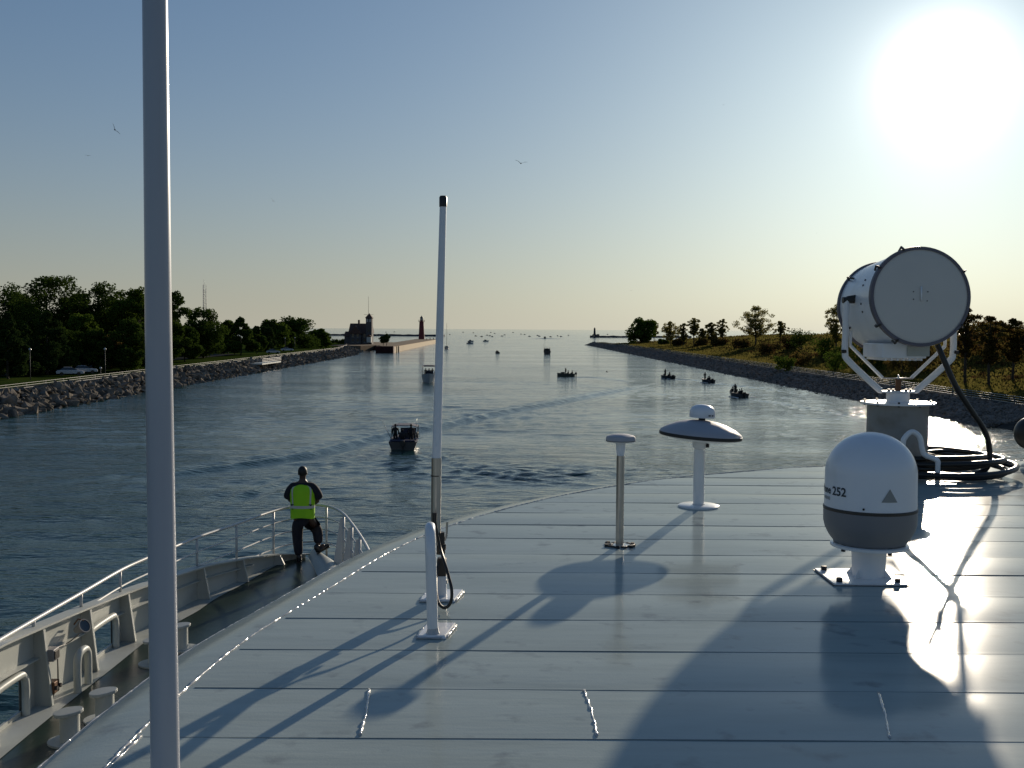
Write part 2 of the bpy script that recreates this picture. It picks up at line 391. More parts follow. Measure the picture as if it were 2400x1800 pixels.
# ------------------------------------------------------------ land
def land_grid(name, fx0, fx1, y0, y1, ny, nx, hf, m):
    V = []; F = []
    for j in range(ny + 1):
        y = y0 + (y1 - y0) * j / ny; a, b = fx0(y), fx1(y)
        for i in range(nx + 1):
            u = (i / nx) ** 1.6; x = a + (b - a) * u
            V.append((x, y, hf(x, y)))
    for j in range(ny):
        for i in range(nx):
            k = j * (nx + 1) + i; F.append((k, k + 1, k + nx + 2, k + nx + 1))
    o = np_mesh(name, V, F, m, smooth=True); tag(o, kind='structure'); return o
def pl(tab, y):
    if y <= tab[0][0]: return tab[0][1]
    for (a, b), (c, d) in zip(tab, tab[1:]):
        if y <= c: return b + (d - b) * (y - a) / (c - a)
    return tab[-1][1]
LSH = [(-50, -58), (120, -58), (415, -61), (495, -70), (520, -72)]      # left waterline
LTOP = 6.6
lx = lambda y: pl(LSH, y)
def lbank_z(u): return -0.5 + 2.5 * u
land_grid('ground', lambda y: lx(y) - LTOP - .02, lambda y: -420 if y < 520 else -420, -20, 640, 60, 40,
          lambda x, y: 2.0 + .25 * math.sin(x * .06) * math.sin(y * .05) * min(1, abs(x + 68) / 20) , M['grass'])
b = MB()      # sloping core of the left bank, under its boulders
ysl = [-20 + 10 * i for i in range(67)]
vs = []
for y in ysl: vs += [(lx(y) + 1.2, y, -.9), (lx(y) - 3, y, .55), (lx(y) - LTOP, y, 1.96)]
b.add(vs, [(3 * i + k, 3 * i + k + 1, 3 * i + k + 4, 3 * i + k + 3) for i in range(66) for k in (0, 1)])
tag(b.build('slope', M['bank'], auto=False), kind='structure')
b = MB(); vs = []
for y in ysl[:53]: vs += [(lx(y) - LTOP - .3, y, 2.03), (lx(y) - LTOP - 3.6, y, 2.03)]
b.add(vs, [(2 * i, 2 * i + 1, 2 * i + 3, 2 * i + 2) for i in range(52)]); tag(b.build('path', M['asphalt'], auto=False), kind='structure')
# road with parked cars
b = MB(); b.add([(-96, 60, 2.3), (-84, 60, 2.3), (-84, 330, 2.3), (-96, 330, 2.3)], [(0, 1, 2, 3)]); tag(b.build('road', M['asphalt'], auto=False), kind='structure')

# right bank: rubble slope, path, dunes
RSH = [(-50, 51.5), (157, 51.5), (729, 50.5), (745, 54)]
rx = lambda y: pl(RSH, y)
b = MB(); vs = []; ysr = [-20 + 15 * i for i in range(52)]
def rtop(y): return 8.5 if y < 600 else 8.5 - (y - 600) / 145 * 4.5
for y in ysr: vs += [(rx(y) - 1.5, y, -.9), (rx(y) + rtop(y), y, 1.7)]
b.add(vs, [(2 * i, 2 * i + 1, 2 * i + 3, 2 * i + 2) for i in range(51)]); tag(b.build('slope', M['bank'], auto=False), kind='structure')
b = MB(); vs = []
for y in ysr: vs += [(rx(y) + rtop(y), y, 1.71), (rx(y) + rtop(y) + 3, y, 1.71)]
b.add(vs, [(2 * i, 2 * i + 1, 2 * i + 3, 2 * i + 2) for i in range(51)]); tag(b.build('path', M['asphalt'], auto=False), kind='structure')
def sstep(a, b, x):
    t_ = max(0, min(1, (x - a) / (b - a))); return t_ * t_ * (3 - 2 * t_)
def dune_z(x, y):
    u = x - rx(y) - rtop(y) - 3
    n = math.sin(x * .11 + 1.3 * math.sin(y * .037)) * math.sin(y * .05 + .8 * math.sin(x * .07)) + .5 * math.sin(x * .23 + y * .17)
    hgt = pl([(0, 3.2), (150, 3.6), (260, 5.2), (400, 6.6), (520, 5.6), (650, 3.0), (720, 1.2), (760, .8)], y)
    z = 1.74 + sstep(4, 55, u) * hgt + n * .45 * sstep(3, 25, u)
    if y > 690: z -= (y - 690) / 60 * 2.6 * sstep(3, 15, u)
    return z
land_grid('dunes', lambda y: rx(y) + rtop(y) + 2.9, lambda y: pl([(-20, 520), (600, 520), (700, 170), (760, 75)], y), -20, 752, 110, 50, dune_z, M['dune'])

# ------------------------------------------------------------ boulders and rubble
def rock_shape(seed, sx, sy, sz):
    rnd = random.Random(seed); bm = bmesh.new()
    for i in range(13):
        v = Vector((rnd.uniform(-1, 1), rnd.uniform(-1, 1), rnd.uniform(-1, 1)))
        m_ = max(abs(v.x), abs(v.y), abs(v.z)); v = v / m_ * rnd.uniform(.75, 1)
        bm.verts.new((v.x * sx, v.y * sy, v.z * sz))
    r = bmesh.ops.convex_hull(bm, input=bm.verts)
    loose = [v for v in bm.verts if not v.link_faces]
    bmesh.ops.delete(bm, geom=loose, context='VERTS')
    bmesh.ops.triangulate(bm, faces=bm.faces); bm.verts.index_update()
    V = np.array([v.co[:] for v in bm.verts]); F = np.array([[v.index for v in f.verts] for f in bm.faces]); bm.free()
    return V, F
SHP = [rock_shape(i, .62 + .2 * (i % 3), .36 + .12 * (i % 2), .26 + .1 * (i % 4)) for i in range(12)]
def rot_rand(rnd, tilt):
    return np.array((Matrix.Rotation(rnd.uniform(0, 6.28), 3, 'Z') @ Matrix.Rotation(rnd.gauss(0, tilt), 3, 'X') @ Matrix.Rotation(rnd.gauss(0, tilt), 3, 'Y')))
rnd = random.Random(11)
spots = []
y = 112.
while y < 500:
    nrow = 6
    for k in range(nrow):
        u = (k + rnd.random()) / nrow
        yy = y + rnd.uniform(-.6, .6)
        spots.append((lx(yy) + .5 - u * (LTOP + .3), yy, lbank_z(u) + .15 + rnd.uniform(-.1, .15), rnd.uniform(.65, 1.25)))
    y += .95 if y < 250 else 1.4
spots.sort(key=lambda s_: s_[1])
rock_meshes = []
for i, (V, F) in enumerate(SHP):
    me = bpy.data.meshes.new('boulder'); me.from_pydata([tuple(v) for v in V], [], [tuple(int(a) for a in f) for f in F]); me.materials.append(M['rock']); rock_meshes.append(me)
for i, (x, y, z, s_) in enumerate(spots[:300]):
    o = bpy.data.objects.new('boulder', rock_meshes[rnd.randrange(12)]); COL.objects.link(o)
    s2 = s_ * 1.15
    o.matrix_world = Matrix.Translation((x, y, z)) @ Matrix([list(r_) for r_ in rot_rand(rnd, .5)]).to_4x4() @ Matrix.Scale(s2, 4)
    tag(o, 'angular pale grey boulder in the riprap slope below the park railing', 'boulder', 'boulders of the riprap slope')
def rock_mass(name, spots, m, tilt=.5, shapes=SHP):
    Vs = []; Fs = []; o = 0
    for (x, y, z, s_) in spots:
        V, F = shapes[rnd.randrange(len(shapes))]
        Vs.append(V @ rot_rand(rnd, tilt).T * s_ + (x, y, z)); Fs.append(F + o); o += len(V)
    ob = np_mesh(name, np.vstack(Vs), np.vstack(Fs), m)
    return ob
tag(rock_mass('rubble', spots[300:], M['rock']), 'long slope of pale angular rocks along the park side bank', 'rocks', kind='stuff')
sp = []
for i in range(15000):
    y = 118 + 620 * (rnd.random() ** 1.7); u = rnd.random()
    sp.append((rx(y) - .9 + u * (rtop(y) + 1.2), y, -.5 + 2.15 * u + .05, rnd.uniform(.2, .42) * (1 + y / 500)))
tag(rock_mass('rubble', sp, M['rockdark'], .6, SHP[:6]), 'dark slope of small stones along the dune side bank', 'rocks', kind='stuff')

# ------------------------------------------------------------ fences
def fence(label, P, zs, post_h, mrail, mpost, rr, pr, name='railing', pathpts=None, rail_off=0):
    e = empty(name, P[0], 0, label, 'railing')
    Q = [Vector(p) - Vector(P[0]) for p in P]
    for z in zs:
        b = MB(); b.tube([q + Vector((rail_off, 0, z)) for q in Q], rr, 6); b.build('rail', mrail, e)
    b = MB(); b.box((0, 0, post_h / 2), (pr, pr, post_h)); p0 = b.build('post', mpost, e, loc=Q[0])
    for q in Q[1:]:
        c = p0.copy(); COL.objects.link(c); c.parent = e; c.location = q; CH[e.name].append(c)
P = [(lx(y) - LTOP + .1, y, 2.0) for y in [100 + 6 * i for i in range(66)]]
fence('pale steel railing of three thin rails along the park path above the boulders', P, (.35, .65, .95), 1.0, M['rail'], M['postdark'], .026, .09, rail_off=.06)
P = [(rx(y) + rtop(y) + .4, y, 1.7) for y in [104 + 6 * i for i in range(96)]]
fence('long steel railing of four thin rails along the dune side path', P, (.3, .58, .86, 1.12), 1.15, M['rail'], M['postdark'], .036, .1)

# fishing platform on the boulders
e = empty('fishing_platform', (-62.4, 270, 1.6), R(-.6), 'small pale platform with a railing built out over the boulders', 'platform')
b = MB(); b.box((0, 0, 0), (3.2, 20, .35)); b.build('deck', M['greywhite'], e)
for z in (.5, .85, 1.2): MB().tube([(-1.6, -10, z), (1.6, -10, z), (1.6, 10, z), (-1.6, 10, z)], .05, 6).build('rail', M['rail'], e)
for k in range(9): MB().box((1.6, -10 + 2.5 * k, .69), (.1, .1, 1.02)).build('post', M['rail'], e)
MB().box((-.4, 0, -1.2), (1.6, 18, 2.05)).build('base', M['concrete'], e)

# ------------------------------------------------------------ trees
def leaf_cloud(rng, centers, radii, n, size, squash=.85):
    k = len(centers); C_ = np.array(centers); r_ = np.array(radii)
    wgt = r_ ** 2; wgt = wgt / wgt.sum(); ii = rng.choice(k, n, p=wgt)
    d = rng.normal(size=(n, 3)); d /= np.linalg.norm(d, axis=1)[:, None]
    rad = rng.uniform(.15, 1.1, n) ** .55
    P_ = C_[ii] + d * (r_[ii] * rad)[:, None] * np.array([1, 1, squash])
    a = rng.normal(size=(n, 3)); a /= np.linalg.norm(a, axis=1)[:, None]
    c = np.cross(a, rng.normal(size=(n, 3))); c /= np.linalg.norm(c, axis=1)[:, None]
    s_ = size * rng.uniform(.5, 1.25, n)[:, None]
    V = np.stack([P_ - a * s_ * .5, P_ + c * s_ * .32, P_ + a * s_ * .5, P_ - c * s_ * .32], 1).reshape(-1, 3)
    F = np.arange(4 * n).reshape(n, 4); return V, F
def tree(name, label, base, h, wd, kind, leaf, seed, trunk=.15, n=3200, size=None, group=None, cat='tree', lean=0):
    rng = np.random.default_rng(seed); rnd_ = random.Random(seed)
    if kind != 'sparse': n = int(n * 2.6)
    e = empty(name, base, 0, label, cat, group)
    if kind != 'sparse': trunk *= .6; wd *= 1.14
    th = h * trunk; ch = h - th; cs = []; rs = []; limbs = []
    hw = wd / 2
    size = size or max(.32, base.length / 1067 * 2.1)
    if kind == 'cone':
        for i in range(46):
            t_ = rnd_.random() ** 1.2; a = rnd_.uniform(0, 6.28); rr = hw * (1 - t_) ** .75 * rnd_.uniform(.45, .9)
            prof = hw * .28 * (1 - t_ * .6)
            cs.append((rr * math.cos(a), rr * math.sin(a), th + prof * .5 + ch * t_ * .93)); rs.append(prof)
        n = int(n * 1.1)
    elif kind == 'sparse':
        nl = 60
        for i in range(nl):
            a = rnd_.uniform(0, 6.28); zt = rnd_.random() ** .85; rr = hw * math.sqrt(max(.05, 1 - (2 * zt - .95) ** 2)) * rnd_.uniform(.1, .85)
            c = (rr * math.cos(a), rr * math.sin(a), th + ch * (.12 + .78 * zt)); cs.append(c); rs.append(wd * rnd_.uniform(.055, .085)); limbs.append(c)
        limbs = limbs[::2]
        for c in list(limbs):
            for f_ in (.45, .72): cs.append((c[0] * f_ + rnd_.uniform(-.3, .3), c[1] * f_, th + (c[2] - th) * (.35 + .6 * f_))); rs.append(wd * .055)
        n = int(n * .85)
    else:
        nl = 60
        for i in range(nl):
            a = rnd_.uniform(0, 6.28); zt = rnd_.random(); env = math.sin(math.pi * min(.97, .2 + .72 * zt)) ** .5
            rr = hw * env * rnd_.uniform(.1, .85)
            cs.append((rr * math.cos(a) , rr * math.sin(a), th + ch * (.08 + .8 * zt))); rs.append(wd * rnd_.uniform(.08, .19) * (1.1 - .35 * zt))
        limbs = cs[::5]
    V, F = leaf_cloud(rng, cs, rs, n, size)
    zt_, xm_ = np.percentile(V[:, 2], 99.7), max(np.percentile(np.abs(V[:, 0]), 99), .1)
    fz = (h - th * .8) / (zt_ - th * .8); fx = hw / xm_
    V[:, 2] = th * .8 + (V[:, 2] - th * .8) * fz; V[:, 0] *= fx; V[:, 1] *= fx
    limbs = [(c[0] * fx, c[1] * fx, th * .8 + (c[2] - th * .8) * fz) for c in limbs]
    # stray sprays beyond the outline
    V[:, 0] += lean * (V[:, 2] / h) ** 2
    np_mesh('crown', V, F, leaf, e)
    b = MB(); r0 = max(.12, h * .017)
    b.tube([(0, 0, -.4), (0.02 * h * rnd_.uniform(-1, 1), 0, th), (lean * .3, 0, th + ch * .5), (lean * .6, 0, th + ch * .8)], [r0 * 1.25, r0, r0 * .6, r0 * .2], 7)
    for c in limbs:
        z0 = th + (c[2] - th) * .35
        b.tube([(0, 0, z0), (c[0] * .55, c[1] * .55, (z0 + c[2]) / 2 + .1), (c[0] + lean * (c[2] / h) ** 2, c[1], c[2])], [r0 * .42, r0 * .27, r0 * .1], 5)
    b.build('trunk', M['bark'], e, auto=False)
    return e
def put(px, basepx, z): return at(px, basepx, z)
GL = 'trees in the park beside the channel'
#        px  base top  w  kind   mat   trunk D  label
LT = [
 (20, 889, 736, 88, 'cone', 'leafC', .10, None, 'dark narrow conical tree at the edge of the picture behind the railing'),
 (112, 878, 734, 112, 'cone', 'leafC', .10, None, 'broad very dark conical tree in front of the parked cars'),
 (196, 866, 738, 70, 'round', 'leafB', .14, None, 'mid green tree right of the broad dark conical tree'),
 (257, 862, 786, 86, 'round', 'leafR', .16, None, 'low tree with rusty red foliage behind the railing'),
 (312, 860, 790, 60, 'round', 'leafA', .15, None, 'short dark green tree between the reddish tree and the flagpole'),
 (14, 866, 672, 150, 'round', 'leafA', .1, 235, 'tall dark tree at the far edge of the grove'),
 (112, 862, 649, 140, 'round', 'leafA', .1, 250, 'tallest spiky topped tree of the grove'),
 (176, 858, 690, 70, 'round', 'leafA', .1, 262, 'narrow dark tree filling the gap right of the tallest tree'),
 (231, 860, 667, 130, 'round', 'leafA', .1, 255, 'tall broad dark tree in the middle of the grove'),
 (307, 858, 678, 92, 'round', 'leafB', .1, 250, 'tall lighter green tree just left of the flagpole'),
 (368, 852, 700, 84, 'round', 'leafA', .1, 262, 'tall dark tree hidden mostly by the flagpole'),
 (400, 850, 684, 74, 'round', 'leafA', .08, 245, 'tall slim tree just right of the flagpole'),
 (434, 848, 765, 60, 'round', 'leafA', .18, None, 'small dark round tree in front of the big round tree'),
 (477, 841, 725, 96, 'round', 'leafA', .16, None, 'big round tree standing below the lattice mast'),
 (535, 832, 752, 42, 'round', 'leafB', .14, 330, 'lighter green tree behind the pear shaped tree'),
 (564, 832, 746, 66, 'cone', 'leafA', .16, None, 'dark pear shaped tree on the lawn'),
 (602, 828, 766, 40, 'cone', 'leafA', .2, None, 'slim dark tree next to the pear shaped tree'),
 (640, 822, 750, 60, 'round', 'leafB', .14, None, 'bright mid green tree with an upright crown'),
 (692, 816, 745, 86, 'round', 'leafA', .12, None, 'wide tree second from the lake end of the park row'),
 (750, 809, 772, 44, 'round', 'leafB', .12, None, 'last small tree of the park row nearest the lifesaving station'),
 (62, 882, 765, 74, 'cone', 'leafC', .05, None, 'dark cone shaped tree between the edge tree and the broad conical one'),
 (150, 874, 770, 84, 'round', 'leafA', .05, 196, 'low dense tree right behind the parked cars'),
 (222, 872, 775, 70, 'round', 'leafA', .05, 200, 'low dense tree behind the lamp and left of the reddish tree'),
 (300, 866, 750, 84, 'round', 'leafA', .05, 205, 'dense dark tree right of the reddish tree'),
 (350, 862, 760, 84, 'round', 'leafA', .05, 215, 'dense dark tree hidden by the flagpole near the railing'),
 (-60, 868, 668, 120, 'round', 'leafA', .06, 225, 'tall dark tree at the very edge of the picture'),
 (70, 862, 690, 120, 'round', 'leafC', .06, 290, 'dark tree filling the gap before the tallest tree of the grove'),
 (270, 860, 700, 110, 'round', 'leafC', .06, 290, 'dark tree behind the gap left of the flagpole'),
 (330, 856, 690, 80, 'round', 'leafA', .06, 270, 'tall tree behind the left edge of the flagpole'),
 (455, 842, 768, 60, 'round', 'leafA', .06, 300, 'low tree closing the gap left of the big round tree'),
 (518, 836, 772, 44, 'round', 'leafC', .05, 340, 'low dark tree closing the gap right of the big round tree'),
 (620, 824, 768, 44, 'round', 'leafC', .05, 380, 'low dark tree beyond the slim dark tree'),
 (665, 820, 764, 46, 'round', 'leafA', .05, 420, 'low tree between the bright green tree and the wide tree'),
 (60, 862, 730, 120, 'round', 'leafC', .04, 275, 'dark thicket tree deep in the grove behind the cars'),
 (180, 860, 740, 130, 'round', 'leafC', .04, 285, 'shadowed thicket tree behind the reddish tree'),
 (290, 856, 745, 120, 'round', 'leafC', .04, 285, 'shadowed thicket tree behind the short dark tree'),
 (380, 852, 760, 90, 'round', 'leafC', .04, 300, 'dark thicket tree behind the flagpole'),
]
for i, (px, bp_, tp, wd, kd, lf, tr, D, lab) in enumerate(LT):
    p = at(px, bp_, 2.05)
    if D: p = ray(px, bp_, D); p.z = 2.05
    if p.y > 480: p = ray(px, bp_, 470); p.z = 2.05
    top = ray(px, tp, p.y).z
    sc_ = p.y / FPX
    tree('conifer' if kd == 'cone' and lf == 'leafC' else 'park_tree', lab, p, top - 2.05, wd * sc_, kd, M[lf], 100 + i, tr, n=5200 if p.y < 300 else 3000, group=GL)
GR = 'trees on the dune side'
RT = [
 (1506, 803, 747, 58, 'round', 'leafB', .06, 640, 'dense round tree at the lake end of the dunes'),
 (1533, 801, 752, 22, 'sparse', 'leafS', .2, 650, 'wispy sapling at the shoulder of the dense round tree'),
 (1571, 793, 754, 50, 'sparse', 'leafS', .15, 520, 'open crowned low tree second in the dune row'),
 (1603, 795, 758, 24, 'sparse', 'leafS', .15, 500, 'short wispy tree beside the open crowned low tree'),
 (1627, 792, 746, 30, 'sparse', 'leafS', .35, 480, 'thin tall tree with a small tuft crown'),
 (1646, 792, 770, 26, 'sparse', 'leafS', .2, 480, 'very small sparse tree between two thin ones'),
 (1668, 792, 756, 30, 'sparse', 'leafS', .2, 460, 'thin tree with leaning airy crown left of its taller twin'),
 (1693, 792, 748, 30, 'sparse', 'leafS', .25, 460, 'taller airy tree right of its shorter twin'),
 (1770, 800, 718, 88, 'sparse', 'leafS', .15, 400, 'largest airy tree standing on the dune ridge'),
 (1829, 800, 753, 36, 'sparse', 'leafS', .15, 380, 'small lopsided tree right of the largest airy tree'),
 (1960, 815, 716, 66, 'sparse', 'leafS', .15, 300, 'tall open tree partly hidden by the searchlight'),
 (2060, 840, 740, 90, 'round', 'leafR', .15, 240, 'dark tree behind the searchlight drum'),
 (2150, 860, 745, 90, 'round', 'leafR', .15, 210, 'brownish tree hidden behind the searchlight face'),
 (2262, 905, 724, 80, 'sparse', 'leafR', .3, 168, 'reddish brown tree just right of the searchlight'),  # red-brown from here on is lens flare tint put into the leaf colour
 (2318, 905, 742, 80, 'sparse', 'leafR', .3, 160, 'dark trunked brownish tree second right of the searchlight'),
 (2372, 905, 748, 80, 'sparse', 'leafR', .3, 165, 'brownish tree close to the edge of the picture'),
 (2440, 905, 745, 90, 'sparse', 'leafR', .25, 165, 'brownish tree cut by the edge of the picture'),
 (2300, 850, 752, 120, 'round', 'leafR', .15, 230, 'dark red brown tree behind the trunks right of the searchlight'),
 (2400, 850, 760, 120, 'round', 'leafR', .15, 235, 'dark red brown tree farthest back at the edge of the picture'),
]
for i, (px, bp_, tp, wd, kd, lf, tr, D, lab) in enumerate(RT):
    p = ray(px, bp_, D); p.z = dune_z(p.x, p.y) - .1
    top = ray(px, tp, D).z; sc_ = D / FPX
    h = top - p.z
    nn = 3600 if kd == 'round' else (7000 if wd > 60 else 3200)
    tree('dune_tree', lab, p, h, wd * sc_, kd, M[lf], 300 + i, tr, n=nn, size=max(.3, D / 1067 * (1.25 if kd == 'sparse' else 1.8)), group=GR)
# bushes
GB = 'bushes on the dunes'
BS = [(1883, 70, 765, 330, 'leafA', 'spreading green bush on the ridge left of the searchlight'), (1850, 44, 782, 340, 'leafBr', 'brown bush in front of the spreading green bush'),
      (1930, 60, 783, 290, 'leafB', 'green bush beside the searchlight arm'), (1985, 80, 790, 250, 'leafA', 'dark bush behind the searchlight arm'),
      (1800, 60, 796, 330, 'leafBr', 'red brown shrub on the slope below the largest airy tree'), (1740, 50, 792, 400, 'leafBr', 'low brown shrub left of the largest airy tree'),
      (1690, 50, 790, 440, 'leafBr', 'low brown shrub below the airy twin trees'), (1640, 40, 791, 470, 'leafBr', 'low brown shrub below the thin tall tree'),
      (1590, 44, 791, 510, 'leafBr', 'low brown shrub below the open crowned tree'), (1556, 30, 792, 560, 'leafA', 'low green bush right of the dense round tree'),
      (1880, 50, 815, 250, 'leafR', 'olive bush low on the dune slope'), (2040, 90, 800, 215, 'leafA', 'dark green bush seen through the searchlight yoke'),
      (1845, 56, 828, 232, 'leafB', 'pale leafed bush on the lower slope'), (2120, 80, 815, 200, 'leafR', 'brown bush below the searchlight'), (1960, 70, 812, 225, 'leafB', 'pale green bush seen left of the yoke')]
for i, (px, wd, tp, D, lf, lab) in enumerate(BS):
    p = ray(px, 800, D); p.z = dune_z(p.x, p.y) - .2; top = ray(px, tp, D).z
    h = max(1.2, top - p.z)
    rng = np.random.default_rng(500 + i); ww = wd * D / FPX
    cs = []; rs = []
    for k in range(16):
        a = rng.uniform(0, 6.28); rr = ww / 2 * rng.uniform(.1, .8); cs.append((rr * math.cos(a), rr * math.sin(a), h * rng.uniform(.2, .72))); rs.append(min(ww, h * 2) * rng.uniform(.12, .24))
    V, F = leaf_cloud(rng, cs, rs, 1600, max(.3, D / 1067 * 1.8))
    e = empty('bush', p, 0, lab, 'bush', GB); np_mesh('foliage', V, F, M[lf], e)
    b = MB()
    for c in cs[:5]: b.tube([(0, 0, -.2), (c[0] * .5, c[1] * .5, c[2] * .5), c], [.09, .06, .03], 5)
    b.build('stem', M['bark'], e, auto=False)
# scrub cover (uncountable)
rng = np.random.default_rng(77); cs = []; rs = []
for k in range(3200):
    y = 130 + 560 * rng.random(); x = rx(y) + rtop(y) + 16 + rng.exponential(45)
    if x > 330: continue
    q = math.sin(x * .09 + 2) * math.sin(y * .04 + x * .02)
    if q < -.15 and x < rx(y) + 60: continue
    r_ = rng.uniform(.5, 1.5); cs.append((x, y, dune_z(x, y) + r_ * .25)); rs.append(r_)
V, F = leaf_cloud(rng, cs, rs, 52000, .7, .6)
tag(np_mesh('undergrowth', V, F, M['leafBr']), 'brown scrub covering the dunes', 'scrub', kind='stuff')
rng = np.random.default_rng(78)
V, F = leaf_cloud(rng, [(-150 + 260 * (i / 50) * 0 - rng.uniform(0, 220) , 190 + rng.uniform(0, 200), 2.6) for i in range(50)], [4.] * 50, 6000, 1.0, .4)
tag(np_mesh('undergrowth', V, F, M['leafC']), 'dark undergrowth among the park trees', 'undergrowth', kind='stuff')
rng = np.random.default_rng(79); Vg = []
ng = 60000; yy = 118 + 520 * rng.random(ng) ** 1.6; uu = rng.exponential(32, ng) + 1
for y, u in zip(yy, uu):
    x = rx(y) + rtop(y) + 3 + u
    if u > 170: continue
    a = rng.uniform(0, 3.14); s_ = rng.uniform(.25, .5) * (1 + y / 350); h_ = rng.uniform(.3, .75) * (1 + y / 900); z = dune_z(x, y) - .03; lx_, ly_ = rng.normal(0, .15, 2)
    c, d = math.cos(a) * s_ * .5, math.sin(a) * s_ * .5
    Vg += [(x - c, y - d, z), (x + c, y + d, z), (x + c * .4 + lx_, y + d * .4 + ly_, z + h_), (x - c * .6 + lx_, y - d * .6 + ly_, z + h_ * .8)]
M['leafG'] = leafmat('dry_dune_grass', (.13, .105, .03), (.095, .09, .022), .5)
tag(np_mesh('grass', Vg, np.arange(len(Vg)).reshape(-1, 4), M['leafG']), 'dry olive grass covering the low dunes', 'grass', kind='stuff')
# low greenery by the lifesaving station
for i, (px, py, h, wd, lab) in enumerate([(898, 808, 4.6, 3.4, 'small bushy tree on the corner of the pier'), (906, 808, 5.6, 3.2, 'taller small tree right on the pier corner'),
                                      (800, 806, 3, 12, 'dark hedge left of the lifesaving station'), (830, 808, 3.2, 8, 'dark hedge against the wall of the lifesaving station')]):
    p = ray(px, py, 480 if i < 2 else 545); p.z = 2.4
    rng = np.random.default_rng(600 + i)
    if i < 2: tree('small_tree', lab, p, h, wd, 'sparse', M['leafA'], 600 + i, .3, n=900, size=.8)
    else:
        V, F = leaf_cloud(rng, [(rng.uniform(-wd / 2, wd / 2), rng.uniform(-1, 1), h * rng.uniform(.2, .6)) for _ in range(14)], [1.3] * 14, 900, .9)
        e = empty('hedge', p, 0, lab, 'hedge'); np_mesh('foliage', V, F, M['leafA'], e)

# ------------------------------------------------------------ lattice mast
p = ray(480, 800, 620); p.z = 2; ht = ray(480, 667, 620).z - 2
e = empty('lattice_mast', p, 0, 'thin grey lattice mast rising behind the park trees', 'mast')
for a in range(3):
    c = Vector((1.25 * math.cos(a * 2.094 + .5), 1.25 * math.sin(a * 2.094 + .5), 0)); MB().tube([c, c * .8 + Vector((0, 0, ht))], .15, 5).build('leg', M['rail'], e)
b = MB(); k = 0; z = 0
while z < ht - 2.5:
    for a in range(3):
        s0, s1 = 1 - .2 * z / ht, 1 - .2 * (z + 2.2) / ht
        A = Vector((1.25 * math.cos(a * 2.094 + .5), 1.25 * math.sin(a * 2.094 + .5), 0)); B = Vector((1.25 * math.cos((a + 1) * 2.094 + .5), 1.25 * math.sin((a + 1) * 2.094 + .5), 0))
        b.tube([A * s0 + Vector((0, 0, z)), B * s1 + Vector((0, 0, z + 2.2))], .08, 4, False); b.tube([A * s0 + Vector((0, 0, z)), B * s0 + Vector((0, 0, z))], .08, 4, False)
    z += 2.2
b.build('bracing', M['rail'], e, auto=False)
MB().tube([(0, 0, ht - .5), (-.3, 0, ht + 3)], .07, 5).build('aerial', M['rail'], e)

# ------------------------------------------------------------ street lamps, cars in the park
def lamp(px, py, D, h, lab):
    p = ray(px, py, D); z = 2.05
    e = empty('street_lamp', (p.x, p.y, z), 0, lab, 'street lamp', 'globe lamps in the park')
    MB().tube([(0, 0, 0), (0, 0, h)], [.06, .04], 7).build('pole', M['postdark'], e); MB().ell((0, 0, h + .22), (.2, .2, .22), 12, 8).build('globe', M['boatwhite'], e)
for a in [(246, 808, 172, 4.6, 'white globe lamp in front of the reddish tree'), (70, 812, 166, 4.6, 'white globe lamp beside the broad dark conical tree'), (668, 792, 330, 5, 'white globe lamp between the bright green tree and the wide tree'),
          (691, 792, 345, 5, 'white globe lamp in front of the wide tree'), (236, 868, 175, 1.4, 'low white bollard lamp behind the railing near the reddish tree')]: lamp(*a)
def car(p, rz, lab, m):
    e = empty('parked_car', p, rz, lab, 'car', 'cars parked in the park')
    prof = [(-2.2, .35), (-2.25, .75), (-2.0, .95), (-1.3, 1.0), (1.0, .98), (1.9, .85), (2.2, .65), (2.2, .35)]
    cab = [(-1.75, .96), (-1.1, 1.42), (.25, 1.45), (1.05, .96)]
    def ext(pr, w0, w1=None):
        w1 = w1 or w0; n = len(pr); zt = max(q[1] for q in pr); zb = min(q[1] for q in pr)
        f = lambda z: w0 + (w1 - w0) * (z - zb) / (zt - zb)
        vs = [(x, -f(z), z) for x, z in pr] + [(x, f(z), z) for x, z in pr]
        return vs, [tuple(range(n)), tuple(range(2 * n - 1, n - 1, -1))] + [(i, i + n, (i + 1) % n + n, (i + 1) % n) for i in range(n)]
    b = MB(); b.add(*ext(prof, .88)); b.build('body', m, e, bevel=.06)
    b = MB(); b.add(*ext(cab, .82, .62)); b.build('windows', M['glassdark'], e)
    b = MB(); b.box((-.42, 0, 1.45), (1.35, 1.24, .05)); b.build('roof', m, e, bevel=.02)
    for sx in (-1.35, 1.35):
        for sy in (-.8, .8): b = MB(); b.cyl((sx, sy - .1, .33), (sx, sy + .1, .33), .33, 16); w_ = b.build('wheel', M['black'], e)
    for sy in (-.6, .6): MB().box((2.19, sy, .68), (.06, .3, .14)).build('headlight', M['boatwhite'], e)
for px, py, D, rz, lab, m in ((165, 868, 182, .35, 'silver car parked behind the broad dark conical tree', M['carwhite']), (198, 866, 190, .35, 'pale car parked just right of the silver one', M['carwhite']),
                              (640, 822, 345, .3, 'pale car beyond the lawn near the bright green tree', M['carwhite']), (673, 815, 380, .3, 'pale car parked below the wide tree', M['carwhite'])):
    p = ray(px, py, D); car((p.x, p.y, 2.1), rz, lab, m)

